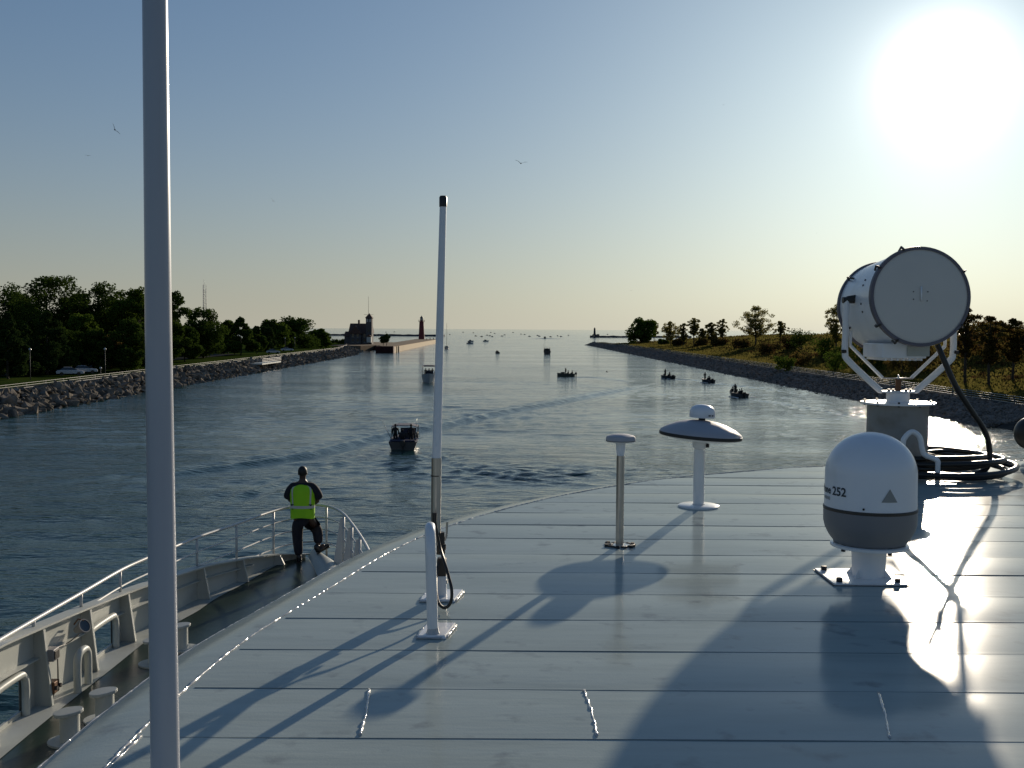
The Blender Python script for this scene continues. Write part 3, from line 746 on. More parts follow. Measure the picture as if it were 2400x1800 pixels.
# ------------------------------------------------------------ lifesaving station
sx0, sd_ = ray(844, 808, 540), 540
e = empty('station_house', (sx0.x, 540, 2.5), R(-4), 'dark shingled lifesaving station with a square lookout tower by the channel', 'house')
def gable(b, x0, x1, y0, y1, z0, z1, ov=.4, mi=0, axis='x'):
    # roof solid with its ridge along axis
    if axis == 'x':
        ym = (y0 + y1) / 2; vs = [(x0 - ov, y0 - ov, z0), (x1 + ov, y0 - ov, z0), (x1 + ov, y1 + ov, z0), (x0 - ov, y1 + ov, z0), (x0 - ov, ym, z1), (x1 + ov, ym, z1)]
        b.add(vs, [(0, 1, 5, 4), (2, 3, 4, 5), (0, 4, 3), (1, 2, 5), (0, 3, 2, 1)], False, mi)
    else:
        xm = (x0 + x1) / 2; vs = [(x0 - ov, y0 - ov, z0), (x1 + ov, y0 - ov, z0), (x1 + ov, y1 + ov, z0), (x0 - ov, y1 + ov, z0), (xm, y0 - ov, z1), (xm, y1 + ov, z1)]
        b.add(vs, [(0, 1, 4), (1, 2, 5, 4), (3, 5, 2), (0, 4, 5, 3), (0, 3, 2, 1)], False, mi)
MB().box((0, 3, 2.8), (10.6, 9, 5.6)).build('wall', M['shingle'], e)
b = MB(); gable(b, -5.3, 5.3, -1.5, 7.5, 5.6, 10.4); rf = b.build('roof', M['roofred'], e)
b = MB(); gable(b, -4.6, 1.2, -3.2, 3.0, 5.2, 9.2, .35, 0, 'y'); b.build('gable_roof', M['roofred'], e)
MB().box((-1.7, -.6, 2.65), (5.4, 4.6, 5.3)).build('front_wing', M['shingle'], e)
MB().box((-6.6, 3, 1.9), (2.6, 7, 3.8)).build('side_wing', M['shingle'], e)
b = MB(); gable(b, -7.9, -5.3, -.5, 6.5, 3.8, 6.3, .3, 0, 'x'); b.build('side_roof', M['roofred'], e)
MB().box((-1.2, 3, 10.9), (.9, .9, 2.6)).build('chimney', M['roofred'], rf)
for (x, z) in ((-3, 1.8), (-.6, 1.8), (-3, 4.3), (-.6, 4.3), (2.6, 1.8), (2.6, 4.3)):
    yy = -2.93 if x < 2 else -1.53
    f_ = MB().box((x, yy, z), (1.0, .08, 1.5)).build('window', M['glassdark'], e); MB().box((x, yy - .05, z - .8), (1.2, .1, .12)).build('sill', M['greywhite'], f_)
tw = MB().box((5.0, -1.2, 6.6), (3.0, 3.0, 13.2)); t_ = tw.build('tower', M['shingle'], e)
MB().box((5.0, -1.2, 13.0), (3.3, 3.3, .25)).build('tower_cornice', M['shingle'], t_)
b = MB(); b.add([(3.1, -3.1, 13.15), (6.9, -3.1, 13.15), (6.9, .7, 13.15), (3.1, .7, 13.15), (5, -1.2, 15.6)], [(0, 1, 4), (1, 2, 4), (2, 3, 4), (3, 0, 4), (0, 3, 2, 1)]); b.build('tower_roof', M['roofred'], e)
for x in (4.25, 5.75): MB().box((x, -2.73, 11.9), (.75, .08, 1.5)).build('tower_window', M['boatwhite'], e)
MB().box((4.9, -2.73, 6.8), (.7, .08, 1.0)).build('tower_window', M['glassdark'], e)
MB().box((5.4, -3.6, 2.3), (2.2, 1.8, 2.9)).build('porch', M['greywhite'], e)
b = MB(); gable(b, 4.2, 6.6, -4.6, -2.7, 3.75, 5.0, .2, 0, 'y'); b.build('porch_roof', M['roofred'], e)
p = ray(863, 808, 548)
e = empty('radio_mast', (p.x, 549, 2.4), 0, 'very thin radio mast beside the lookout tower', 'mast'); ht = ray(863, 695, 549).z - 2.4
MB().tube([(0, 0, 0), (0, 0, ht * .5), (0, 0, ht)], [.22, .12, .06], 6).build('pole', M['postdark'], e)
MB().tube([(-2.4, 0, ht * .62), (2.6, 0, ht * .62)], .06, 5).build('crossarm', M['postdark'], e)
for s_ in (-1, 1): MB().tube([(s_ * 1.6, 0, 0), (0, 0, ht * .6)], .07, 4).build('stay', M['postdark'], e)
# quay before the station
b = MB(); b.prism([(-86, 500), (-70.5, 496), (-66, 514), (-56, 470), (-57.5, 620), (-86, 640)], -1, 2.35)
tag(b.build('quay', M['concrete']), 'low concrete quay in front of the lifesaving station', 'quay')
# ------------------------------------------------------------ pier and lighthouse
e = empty('pier', (0, 0, 0), 0, 'long tan concrete pier carrying the red lighthouse', 'pier')
b = MB(); b.prism([(-51.2, 462), (-55.6, 795), (-71.5, 795), (-65, 562), (-62, 490), (-56, 462)], -1, 2.5); b.build('wall', M['pierwall'], e)
b = MB(); b.prism([(-51.5, 462.4), (-55.9, 794.6), (-71.2, 794.6), (-64.7, 562), (-61.7, 490.2), (-56, 462.4)], 2.5, 2.75); b.build('walkway', M['concrete'], e)
b = MB(); vs = []; n = 60
for i in range(n + 1):
    x = -58.5 + (-50.8 + 58.5) * i / n; yy = 456.5 - x * 0 + (.5 if i % 4 < 2 else 0); vs += [(x, yy, -1), (x, yy, 2.9)]
b.add(vs, [(2 * i, 2 * i + 2, 2 * i + 3, 2 * i + 1) for i in range(n)])
b.prism([(-58.5, 457.2), (-50.8, 457.2), (-50.9, 462), (-58.5, 462)], -1, 2.85); b.build('sheet_piling', M['sheetpile'], e, auto=False)
for k, y in enumerate((474, 482)): MB().box((-51.25, y, .9), (.5, .8, 3.2)).build('ladder', M['postdark'], e)
lp = ray(988, 797, 775)
e = empty('lighthouse', (lp.x, 775, 2.75), 0, 'red cylindrical lighthouse with a black lantern on the pier', 'lighthouse')
MB().lathe([(2.25, 0), (2.15, 1.2), (2.0, 4), (1.6, 12.4), (1.75, 12.6)], n=28).build('tower', M['red'], e)
MB().lathe([(1.75, 12.6), (2.3, 12.75), (2.3, 12.95), (0, 12.95)], n=28).build('gallery', M['red'], e)
b = MB()
for k in range(12):
    a = k * math.pi / 6; b.tube([(2.2 * math.cos(a), 2.2 * math.sin(a), 12.95), (2.2 * math.cos(a), 2.2 * math.sin(a), 14.0)], .05, 4)
for z in (13.5, 14.0): b.tube([(2.2 * math.cos(k * math.pi / 12), 2.2 * math.sin(k * math.pi / 12), z) for k in range(24)], .05, 4, closed=True)
b.build('gallery_rail', M['red'], e)
MB().lathe([(1.1, 12.95), (1.1, 13.6), (1.0, 13.6)], n=10).build('lantern_base', M['red'], e)
MB().lathe([(.95, 13.6), (.95, 15.4)], n=10).build('lantern_glass', M['boatwhite'], e)
b = MB()
for k in range(10):
    a = k * math.pi / 5; b.tube([(1.0 * math.cos(a), 1.0 * math.sin(a), 13.6), (1.0 * math.cos(a), 1.0 * math.sin(a), 15.4)], .06, 4)
b.build('lantern_bars', M['postdark'], e)
MB().lathe([(1.25, 15.4), (.9, 16.1), (.2, 16.7), (.2, 17.1), (0, 17.2)], n=16).build('lantern_roof', M['postdark'], e)
for z in (4, 9): MB().box((0, -1.95 + z * .03, z), (.5, .3, .9)).build('window', M['glassdark'], e)

def simple_person(parent, x, y, z, h=1.7, sit=False, cat=None, lab=None, m=None, grp=None):
    bpy.context.view_layer.update()
    b = MB(); m = m or M['cloth']; k = h / 1.75
    if sit:
        b.tube([(0, 0, 0), (0, 0, .25), (0, 0, .48), (0, 0, .55)], [.17, .19, .2, .07], 10)
        b.tube([(-.1, 0, .06), (-.12, .45, .1), (-.12, .5, -.3)], [.1, .08, .06], 8); b.tube([(.1, 0, .06), (.12, .45, .1), (.12, .5, -.3)], [.1, .08, .06], 8)
        b.tube([(-.2, 0, .48), (-.28, .1, .2), (-.2, .35, .2)], [.07, .06, .04], 8); b.tube([(.2, 0, .48), (.28, .1, .2), (.2, .35, .2)], [.07, .06, .04], 8)
        b.ell((0, 0, .72), (.1, .12, .14), 12, 8)
    else:
        b.tube([(-.1, 0, 0), (-.11, 0, .45 * k), (-.09, 0, .85 * k)], [.06, .08, .1], 8); b.tube([(.12, .05, 0), (.12, .02, .45 * k), (.09, 0, .85 * k)], [.06, .08, .1], 8)
        b.tube([(0, 0, .8 * k), (0, 0, 1.1 * k), (0, 0, 1.4 * k), (0, 0, 1.52 * k)], [.17, .16, .2, .06], 10)
        b.tube([(-.2, 0, 1.4 * k), (-.28, .03, 1.1 * k), (-.24, .15, .85 * k)], [.07, .055, .04], 8); b.tube([(.2, 0, 1.4 * k), (.28, .03, 1.1 * k), (.24, .15, .85 * k)], [.07, .055, .04], 8)
        b.ell((0, 0, 1.63 * k), (.1, .11, .14), 12, 8)
    o = b.build('person', m, None, auto=False); o.location = (x, y, z)
    for q in o.data.polygons: q.use_smooth = True
    if parent: o.location = parent.matrix_local @ Vector((x, y, z)); o.rotation_euler = (0, 0, parent.rotation_euler.z)
    tag(o, lab, 'person', grp); return o
for i, (px, lab) in enumerate(((1000, 'person sitting low on the pier just right of the lighthouse'), (1008, 'person standing on the pier between two others beyond the lighthouse'), (1016, 'person standing farthest from the lighthouse on the pier'))):
    p = ray(px, 797, 740 - i * 10); simple_person(None, p.x, p.y, 2.75 + (.0 if i else .35), 1.8, sit=(i == 0), lab=lab)

# ------------------------------------------------------------ breakwaters far out
def breakwater(pa, pb, D0, D1, lab, seed, hh=2.3):
    a = ray(pa, 790, D0); c = ray(pb, 790, D1); rnd_ = random.Random(seed)
    n = 70; vs = []; 
    for i in range(n + 1):
        t_ = i / n; x = a.x + (c.x - a.x) * t_; y = a.y + (c.y - a.y) * t_; h = hh + rnd_.uniform(-.3, .5)
        vs += [(x, y - 6, -1), (x, y - 2, h), (x, y + 3, h), (x, y + 7, -1)]
    b = MB(); b.add(vs, [(4 * i + k, 4 * i + k + 1, 4 * i + k + 5, 4 * i + k + 4) for i in range(n) for k in range(3)] + [(0, 1, 2, 3), (4 * n, 4 * n + 3, 4 * n + 2, 4 * n + 1)])
    return tag(b.build('breakwater', M['breakstone'], auto=False), lab, 'breakwater')
breakwater(560, 1042, 1500, 1460, 'long low dark stone breakwater behind the lighthouse', 1)
breakwater(1383, 1620, 1420, 1500, 'low dark breakwater beyond the tip of the dune side bank', 2)
p = ray(1393.5, 790, 1425)
e = empty('beacon_tower', (p.x, p.y, 2.2), 0, 'small dark beacon tower on the end of the far breakwater', 'beacon')
MB().lathe([(3.2, 0), (3.2, 1.6), (1.6, 2.2), (1.1, 9)], n=14).build('tower', M['breakstone'], e); MB().lathe([(1.6, 9), (1.6, 9.4), (.9, 9.4), (.9, 10.6), (0, 11.2)], n=12).build('lantern', M['postdark'], e)
p = ray(1401.5, 800, 712); e = empty('sign_post', (p.x, p.y, 1.2), 0, 'square dark sign on a thin post at the tip of the stone bank', 'sign')
MB().tube([(0, 0, 0), (0, 0, 6)], .1, 6).build('post', M['postdark'], e); MB().box((0, -.15, 5.4), (1.7, .1, 1.9)).build('sign_board', M['postdark'], e)

# ------------------------------------------------------------ boats
def hull(b, Lh, B, H, draft=.3, flare=.8, mi=0, deckmi=1, cock=.0):
    """boat along +y, waterline z=0, open cockpit floor at z=cock"""
    n = 14; rings = []
    for i in range(n + 1):
        t_ = i / n; y = -Lh / 2 + Lh * t_; wv = B / 2 * (1 if t_ < .45 else max(0.02, 1 - ((t_ - .45) / .55) ** 2.2)); sh = H * (1 + .35 * t_ ** 2)
        rings.append([(-wv, y, sh), (-wv * flare, y - .02 * t_, .02), (0, y, -draft * (1 - t_ ** 4)), (wv * flare, y, .02), (wv, y, sh)])
    vs = [p for r_ in rings for p in r_]
    fs = [(5 * i + k, 5 * i + k + 1, 5 * i + 6 + k, 5 * i + 5 + k) for i in range(n) for k in range(4)] + [(0, 4, 3, 2, 1)]
    b.add(vs, fs, False, mi)
    # foredeck and gunwale strips
    k0 = int(n * .55)
    for i in range(n):
        a, c = rings[i], rings[i + 1]
        if i >= k0: b.add([a[0], c[0], c[4], a[4]], [(0, 1, 2, 3)], False, deckmi)
        else:
            for s_, q in ((0, 1), (4, -1)):
                wd = .18
                b.add([a[s_], c[s_], (c[s_][0] + q * wd, c[s_][1], c[s_][2]), (a[s_][0] + q * wd, a[s_][1], a[s_][2])], [(0, 1, 2, 3)], False, deckmi)
                b.add([(c[s_][0] + q * wd, c[s_][1], c[s_][2]), (a[s_][0] + q * wd, a[s_][1], a[s_][2]), (a[s_][0] + q * wd, a[s_][1], cock), (c[s_][0] + q * wd, c[s_][1], cock)], [(0, 1, 2, 3)], False, deckmi)
    b.add([(-B / 2 + .15, -Lh / 2 + .02, cock), (B / 2 - .15, -Lh / 2 + .02, cock), (B / 2 - .15, rings[k0][0][1], cock), (-B / 2 + .15, rings[k0][0][1], cock)], [(0, 1, 2, 3)], False, deckmi)
    b.add([rings[k0][0], rings[k0][4], (B / 2 - .15, rings[k0][0][1], cock), (-B / 2 + .15, rings[k0][0][1], cock)], [(0, 1, 2, 3)], False, deckmi)
def boat(name, lab, px, py, ang, Lh, B, H, mh, md, cat='boat', group=None, D=None):
    p = at(px, py, 0) if D is None else ray(px, py, D); p.z = 0
    e = empty(name, p, ang, lab, cat, group)
    b = MB(); hull(b, Lh, B, H, cock=H * .35); b.build('hull', [mh, md], e, auto=False)
    return e
def outboard(e, y, z, m=None):
    b = MB(); b.box((0, y, z + .25), (.34, .42, .5)); b.box((0, y - .05, z - .25), (.14, .2, .7)); b.build('outboard_motor', m or M['black'], e, bevel=.04)
def bimini(e, w_, y0, y1, z0, z1, m):
    o = MB(); pts = [(-w_ / 2, z1 - .12), (-w_ / 4, z1), (w_ / 4, z1), (w_ / 2, z1 - .12)]
    vs = [(x, y0, z) for x, z in pts] + [(x, y1, z) for x, z in pts] + [(x, y0, z - .06) for x, z in pts] + [(x, y1, z - .06) for x, z in pts]
    o.add(vs, [(i, i + 1, i + 5, i + 4) for i in range(3)] + [(i + 8, i + 12, i + 13, i + 9) for i in range(3)] + [(i, i + 8, i + 9, i + 1) for i in range(3)] + [(i + 4, i + 5, i + 13, i + 12) for i in range(3)] + [(0, 4, 12, 8), (3, 11, 15, 7)])
    o.build('canopy', m, e)
    b = MB()
    for s_ in (-1, 1):
        for yy in (y0 + .05, y1 - .05): b.tube([(s_ * w_ / 2, yy, z1 - .12), (s_ * w_ / 2 * 1.05, yy, z0)], .03, 5)
    b.build('canopy_frame', M['darkmetal'], e)
GP = 'people aboard the small boats'
# fishing boat seen from astern
e = boat('fishing_boat', 'dark fishing boat seen from astern with rods and a flat canopy', 949, 1046, R(2), 6.0, 2.45, .7, M['boatdark'], M['canvas'])
MB().box((0, -2.95, .82), (2.1, .32, .12)).build('swim_platform', M['canvas'], e, bevel=.03)
MB().box((.3, .5, .85), (1.7, .7, .8)).build('console', M['boatdark'], e, bevel=.05); MB().box((.3, .2, 1.45), (1.4, .06, .4)).build('windscreen', M['canvas'], e)
bimini(e, 2.25, -.6, 1.4, .7, 1.95, M['canvas'])
for (x, y, z, dx, dz) in ((-1.05, -2.2, .9, -.8, 1.7), (1.05, -2.0, .9, .15, 1.8), (.9, -2.4, .9, .9, .15)): MB().tube([(x, y, z), (x + dx, y - .3, z + dz)], [.03, .015], 5).build('fishing_rod', M['boatwhite'], e)
outboard(e, -3.2, .35)
simple_person(e, -.72, -1.7, .35, 1.8, lab='person in dark clothes standing in the stern of the fishing boat')
simple_person(e, .62, -1.2, .3, 1.8, lab='person standing under the canopy of the fishing boat')
simple_person(e, -.1, -1.9, .85, sit=True, lab='person sitting amidships in the fishing boat')
# cabin cruiser, bow on
e = boat('cabin_cruiser', 'white cabin cruiser coming bow first behind the whip antenna', 1006, 895, R(184), 8.5, 3.1, 1.35, M['boatwhite'], M['boatwhite'])
b = MB(); b.add([(-1.1, .2, 1.45), (1.1, .2, 1.45), (.8, 2.6, 1.6), (-.8, 2.6, 1.6), (-1.05, -.4, 2.2), (1.05, -.4, 2.2), (.8, .5, 2.2), (-.8, .5, 2.2)], [(0, 1, 2, 3), (0, 4, 5, 1), (1, 5, 6, 2), (2, 6, 7, 3), (3, 7, 4, 0), (4, 7, 6, 5)]); b.build('windscreen', M['glassdark'], e)
bimini(e, 2.6, -2.4, .6, 1.4, 3.3, M['canvas']); MB().box((0, .5, 3.12), (2.2, .1, .2)).build('canopy_valance', M['canvas'], e)
MB().tube(smooth_path([(-1.3, .5, 2.0), (-1.0, 2.8, 2.25), (0, 4.3, 2.4), (1.0, 2.8, 2.25), (1.3, .5, 2.0)], 5), .03, 5).build('bow_rail', M['steel'], e)
for x, lab in ((-.6, 'person standing on the port side of the cabin cruiser under its canopy'), (0.05, 'person standing at the wheel of the cabin cruiser'), (.7, 'person on the cabin cruiser half hidden by the whip antenna')): simple_person(e, x, -1.2, 1.0, 1.65, lab=lab, m=M['cloth'])
# cruiser seen from astern, farther
e = boat('motor_boat', 'green canopied motor boat seen from astern in mid channel', 1282, 829.5, R(0), 7.5, 3.1, 1.25, M['boatdark'], M['boatgreen'])
MB().box((0, 1.0, 1.75), (2.6, 1.8, 1.1)).build('cabin', M['boatgreen'], e, bevel=.08); bimini(e, 2.5, -1.6, 1.6, 1.2, 3.05, M['boatgreen'])
MB().tube([(-1.3, 1, 2.9), (-1.35, 1, 4.6)], .04, 5).build('antenna', M['postdark'], e)
outboard(e, -3.9, .5)
simple_person(e, 0, -.9, 1.0, 1.7, lab='person at the helm of the green canopied motor boat')
# dinghy
e = boat('dinghy', 'tiny open dinghy with two people in mid channel', 1165, 828, R(20), 3.4, 1.5, .5, M['boatgreen'], M['boatgreen'])
simple_person(e, -.35, -.4, .55, sit=True, lab='person on the left seat of the tiny dinghy'); simple_person(e, .35, .1, .55, sit=True, lab='person on the right seat of the tiny dinghy'); outboard(e, -1.8, .3)
# runabout, side on
e = boat('runabout', 'low motor boat side on heading left with rods at its stern', 1326, 882, R(97), 3.9, 1.6, .6, M['boatgreen'], M['boatgreen'])
MB().box((0, .7, .85), (1.5, .7, .35)).build('windscreen', M['glassdark'], e, bevel=.04); outboard(e, -2.3, .4)
simple_person(e, .1, 0, .3, 1.6, lab='person standing at the console of the side on motor boat'); simple_person(e, -.2, -.5, .5, sit=True, lab='person seated in the side on motor boat'); simple_person(e, .2, -1.5, .5, sit=True, lab='person seated at the stern of the side on motor boat')
# three skiffs near the dune bank
for (px, py, ang, Lh, lab, npp) in ((1563, 887, R(40), 3.4, 'farthest left of the three crowded skiffs near the stone bank', 4), (1657, 896.5, R(32), 3.0, 'middle and smallest of the three crowded skiffs near the stone bank', 3),
                               (1728, 930, R(22), 3.8, 'nearest and largest of the three crowded skiffs near the stone bank', 5)):
    e = boat('skiff', lab, px, py, ang, Lh, 1.9, .6, M['boatdark'], M['boatgreen'], group='crowded skiffs heading for the lake'); outboard(e, -Lh / 2 - .1, .35)
    rr = random.Random(int(px))
    for k in range(npp):
        simple_person(e, (-.4, .42, -.35, .3, 0)[k], -Lh / 2 + .7 + k * Lh * .17, .5 + .06 * k, sit=(k != 2), h=1.45, lab=('hunched dark figure', 'upright dark figure', 'standing dark figure', 'seated dark figure near the bow', 'foremost dark figure')[k] + ' in the ' + ('far left', 'middle', 'nearest')[(1563, 1657, 1728).index(px)] + ' skiff')
    b = MB()      # bow wave and foam
    for k in range(40):
        s_ = rr.choice((-1, 1)); t_ = rr.random(); b.ell((s_ * (.75 + t_ * .9), Lh * .32 - t_ * Lh * 1.0, .03), (rr.uniform(.08, .3), rr.uniform(.12, .4), .05), 6, 4)
    f = b.build('foam', M['foam'], None); f.location = e.location; f.rotation_euler = e.rotation_euler
    tag(f, 'white foam along the sides of the skiff', 'foam', kind='stuff')
# sailboat
e = boat('sailboat', 'small sailboat with bare mast half hidden behind the whip antenna', 1047, 818, R(182), 7.5, 2.6, 1.0, M['boatwhite'], M['boatdark'])
MB().box((0, .6, 1.3), (1.5, 2.6, .6)).build('cabin', M['boatdark'], e, bevel=.1); MB().tube([(0, .8, 1), (0, .9, 13.5)], [.08, .05], 6).build('mast', M['darkmetal'], e); MB().tube([(0, .8, 2.3), (0, -2.8, 2.4)], .12, 6).build('boom', M['canvas'], e)
b = MB()
for q in ((0, 3.7, 1.4), (0, -3.7, 1.1), (-1.2, .6, 1.1), (1.2, .6, 1.1)): b.tube([(0, .9, 13.2), q], .015, 4)
b.build('rigging', M['darkmetal'], e)
# white fishing boats beyond the channel mouth
for px, py, lab in ((1103.6, 801, 'small boat with a bright white side beyond the pier, upper of a pair'), (1102, 806, 'small dark boat just below another beyond the pier'), (1139, 800.5, 'small boat with a white sunlit bow in mid lake')):
    e = boat('small_boat', lab, px, py, R(-60), 5, 2.0, .8, M['boatwhite'], M['boatdark'], group='boats beyond the channel mouth'); MB().box((-.1, -.6, 1.15), (1.2, 1.4, .9)).build('cabin', M['boatdark'], e)
e = boat('speedboat', 'speedboat throwing a wide white wake near the horizon', 1277, 793.5, R(0), 7, 2.6, 1.2, M['boatdark'], M['boatdark']); MB().box((0, 0, 1.7), (2, 2, 1.2)).build('cabin', M['boatdark'], e)
p = e.location; b = MB()
for s_ in (-1, 1):
    for k in range(18): b.ell((p.x + s_ * (1.6 + k * .8), p.y - 3 - k * 1.6, .05), (.8, 1.1, .45 * (1 - k / 22)), 8, 5)
tag(b.build('foam', M['foam']), 'white wake spreading behind the speedboat', 'foam', kind='stuff')
# far specks
FAR = [(30, 250), (262, 210), (437, 220), (482, 275), (580, 287), (675, 262), (722, 272), (762, 288), (740, 215), (805, 230), (935, 277), (978, 257), (1125, 215), (1265, 242), (1325, 250), (1410, 282), (1548, 266), (1580, 280), (1773, 290), (1893, 275), (1952, 285), (2080, 265)]
FARP = [(1050 + u * .1356, 750 + v * .1356 + .6) for u, v in FAR] + [(809, 781), (904.7, 779), (924, 778.3), (1424, 784)]
protos = None; rnd = random.Random(5)
for i, (px, py) in enumerate(FARP):
    p = at(px, py, 0); p.z = 0
    sc_ = min(1.2, max(.6, p.y / 3600))
    if protos is None:
        protos = empty('distant_boat', p, R(70), 'tiny dark boat far out on the lake under the horizon', 'boat', 'boats scattered under the horizon')
        b = MB(); hull(b, 6.5, 2.4, 1.0, cock=.4); b.build('hull', [M['boatdark'], M['boatdark']], protos, auto=False)
        MB().box((0, .3, 1.6), (1.5, 1.8, 1.3)).build('cabin', M['boatdark'], protos); o = protos
    else: o = copy_tree(protos)
    o.location = p; o.rotation_euler.z = R(rnd.choice((60, 80, 95, 110, 30, -70))); o.scale = (sc_, sc_, sc_)

# ------------------------------------------------------------ gulls
def gull(px, py, D, span, bank, flap, lab, rz=0):
    p = ray(px, py, D); e = empty('gull', p, rz, lab, 'bird', 'gulls over the channel'); e.rotation_euler = (0, bank, rz)
    b = MB(); b.tube([(0, -.22, 0), (0, -.08, 0), (0, .1, .01), (0, .2, .03), (0, .27, .02)], [.015, .06, .065, .04, .008], 8)
    h = span / 2
    for s_ in (-1, 1):
        vs = []
        for t_, c0, c1 in ((0, .1, -.08), (.45, .13, -.04), (1, -.06, -.1)):
            x = s_ * (.04 + t_ * h); z = flap * math.sin(t_ * 1.9) * h * .55
            vs += [(x, c0, z), (x, c1, z), (x, (c0 + c1) / 2, z + .018)]
        b.add(vs, [(0, 2, 5, 3), (2, 1, 4, 5), (1, 0, 3, 4), (3, 5, 8, 6), (5, 4, 7, 8), (4, 3, 6, 7)])
    b.add([(0, -.2, .01), (-.06, -.34, 0), (.06, -.34, 0), (0, -.3, .015)], [(0, 1, 3), (0, 3, 2), (0, 2, 1)])
    b.build('body', M['gull'], e, auto=False)
gull(269, 304, 120, 1.3, R(55), .6, 'steeply banking gull high in the sky left of the flagpole', .6)
gull(206, 365, 230, 1.2, R(5), .3, 'small gull below the banking one left of the flagpole')
gull(1221, 383, 120, 1.3, R(8), .75, 'gull with raised wings above the middle of the channel', .2)
gull(640, 471, 220, 1.2, R(40), .5, 'small gull banking above the park trees')
gull(655, 525, 700, 1.2, R(0), .4, 'faint gull just below the banking one above the park')
gull(812, 509, 700, 1.2, R(0), .4, 'faint gull over the lifesaving station')
gull(1915, 547, 600, 1.2, R(10), .5, 'faint gull above the searchlight')
gull(1479, 681, 450, 1.2, R(0), .5, 'low gull in front of the dune trees')
gull(1696, 246, 500, 1.2, R(0), .5, 'faint gull high up left of the sun')
gull(1423, 872, 200, 1.1, R(10), .5, 'pale gull skimming the water near the stone bank', 1.2)

# ================================================================== THE FERRY
ZR = 9.5; ZD = 6.14
ferry = empty('ferry', (0, 0, 0), 0, 'pale painted passenger ferry whose roof and left bow fill the foreground', 'ferry')
# roof
IN = [(1.0, -.93), (2.48, -.916), (2.9, -.897), (3.38, -.845), (4.01, -.707), (4.77, -.53), (5.36, -.317), (6.04, .06), (6.72, .594), (7.29, 1.246), (7.86, 2.3), (8.2, 3.45), (8.33, 4.8)]
inner = smooth_path([(x, y, 0) for y, x in IN], 14)
XC = 4.8
seams = [2.556 - .3575 * 4 + .3575 * k for k in range(20)]
ys_ = set()
for q in inner: ys_.add(round(q.y, 4))
for s_ in seams:
    for d in (-.03, .03): ys_.add(round(s_ + d, 4))
ys_ = sorted(v for v in ys_ if 1.0 <= v <= 8.33)
ys_ = [v for i, v in enumerate(ys_) if i == 0 or v - ys_[i - 1] > .0012]
iy = np.array([q.y for q in inner]); ix = np.array([q.x for q in inner]); o_ = np.argsort(iy); iy, ix = iy[o_], ix[o_]
NX = 90; V = []; edge = []
for yv in ys_:
    xl = float(np.interp(yv, iy, ix)); xr = 2 * XC - xl
    k = min(seams, key=lambda s_: abs(s_ - yv)); dseam = abs(yv - k)
    t_ = ((yv - 2.556) / .3575) % 1
    for i in range(NX + 1):
        x = xl + (xr - xl) * i / NX
        pk = math.floor((yv - 2.556) / .3575)
        z = .0016 * math.sin(math.pi * t_) * (1 + .6 * math.sin(pk * 2.7)) + .0008 * math.sin(x * 2.1 + pk * 1.7) * math.sin(math.pi * t_) + .0005 * math.sin(x * 5.3 + yv * 3)
        pass
        V.append((x, yv, ZR + z))
    edge.append((xl, yv))
F = []
for j in range(len(ys_) - 1):
    for i in range(NX):
        a = j * (NX + 1) + i; F.append((a, a + 1, a + NX + 2, a + NX + 1))
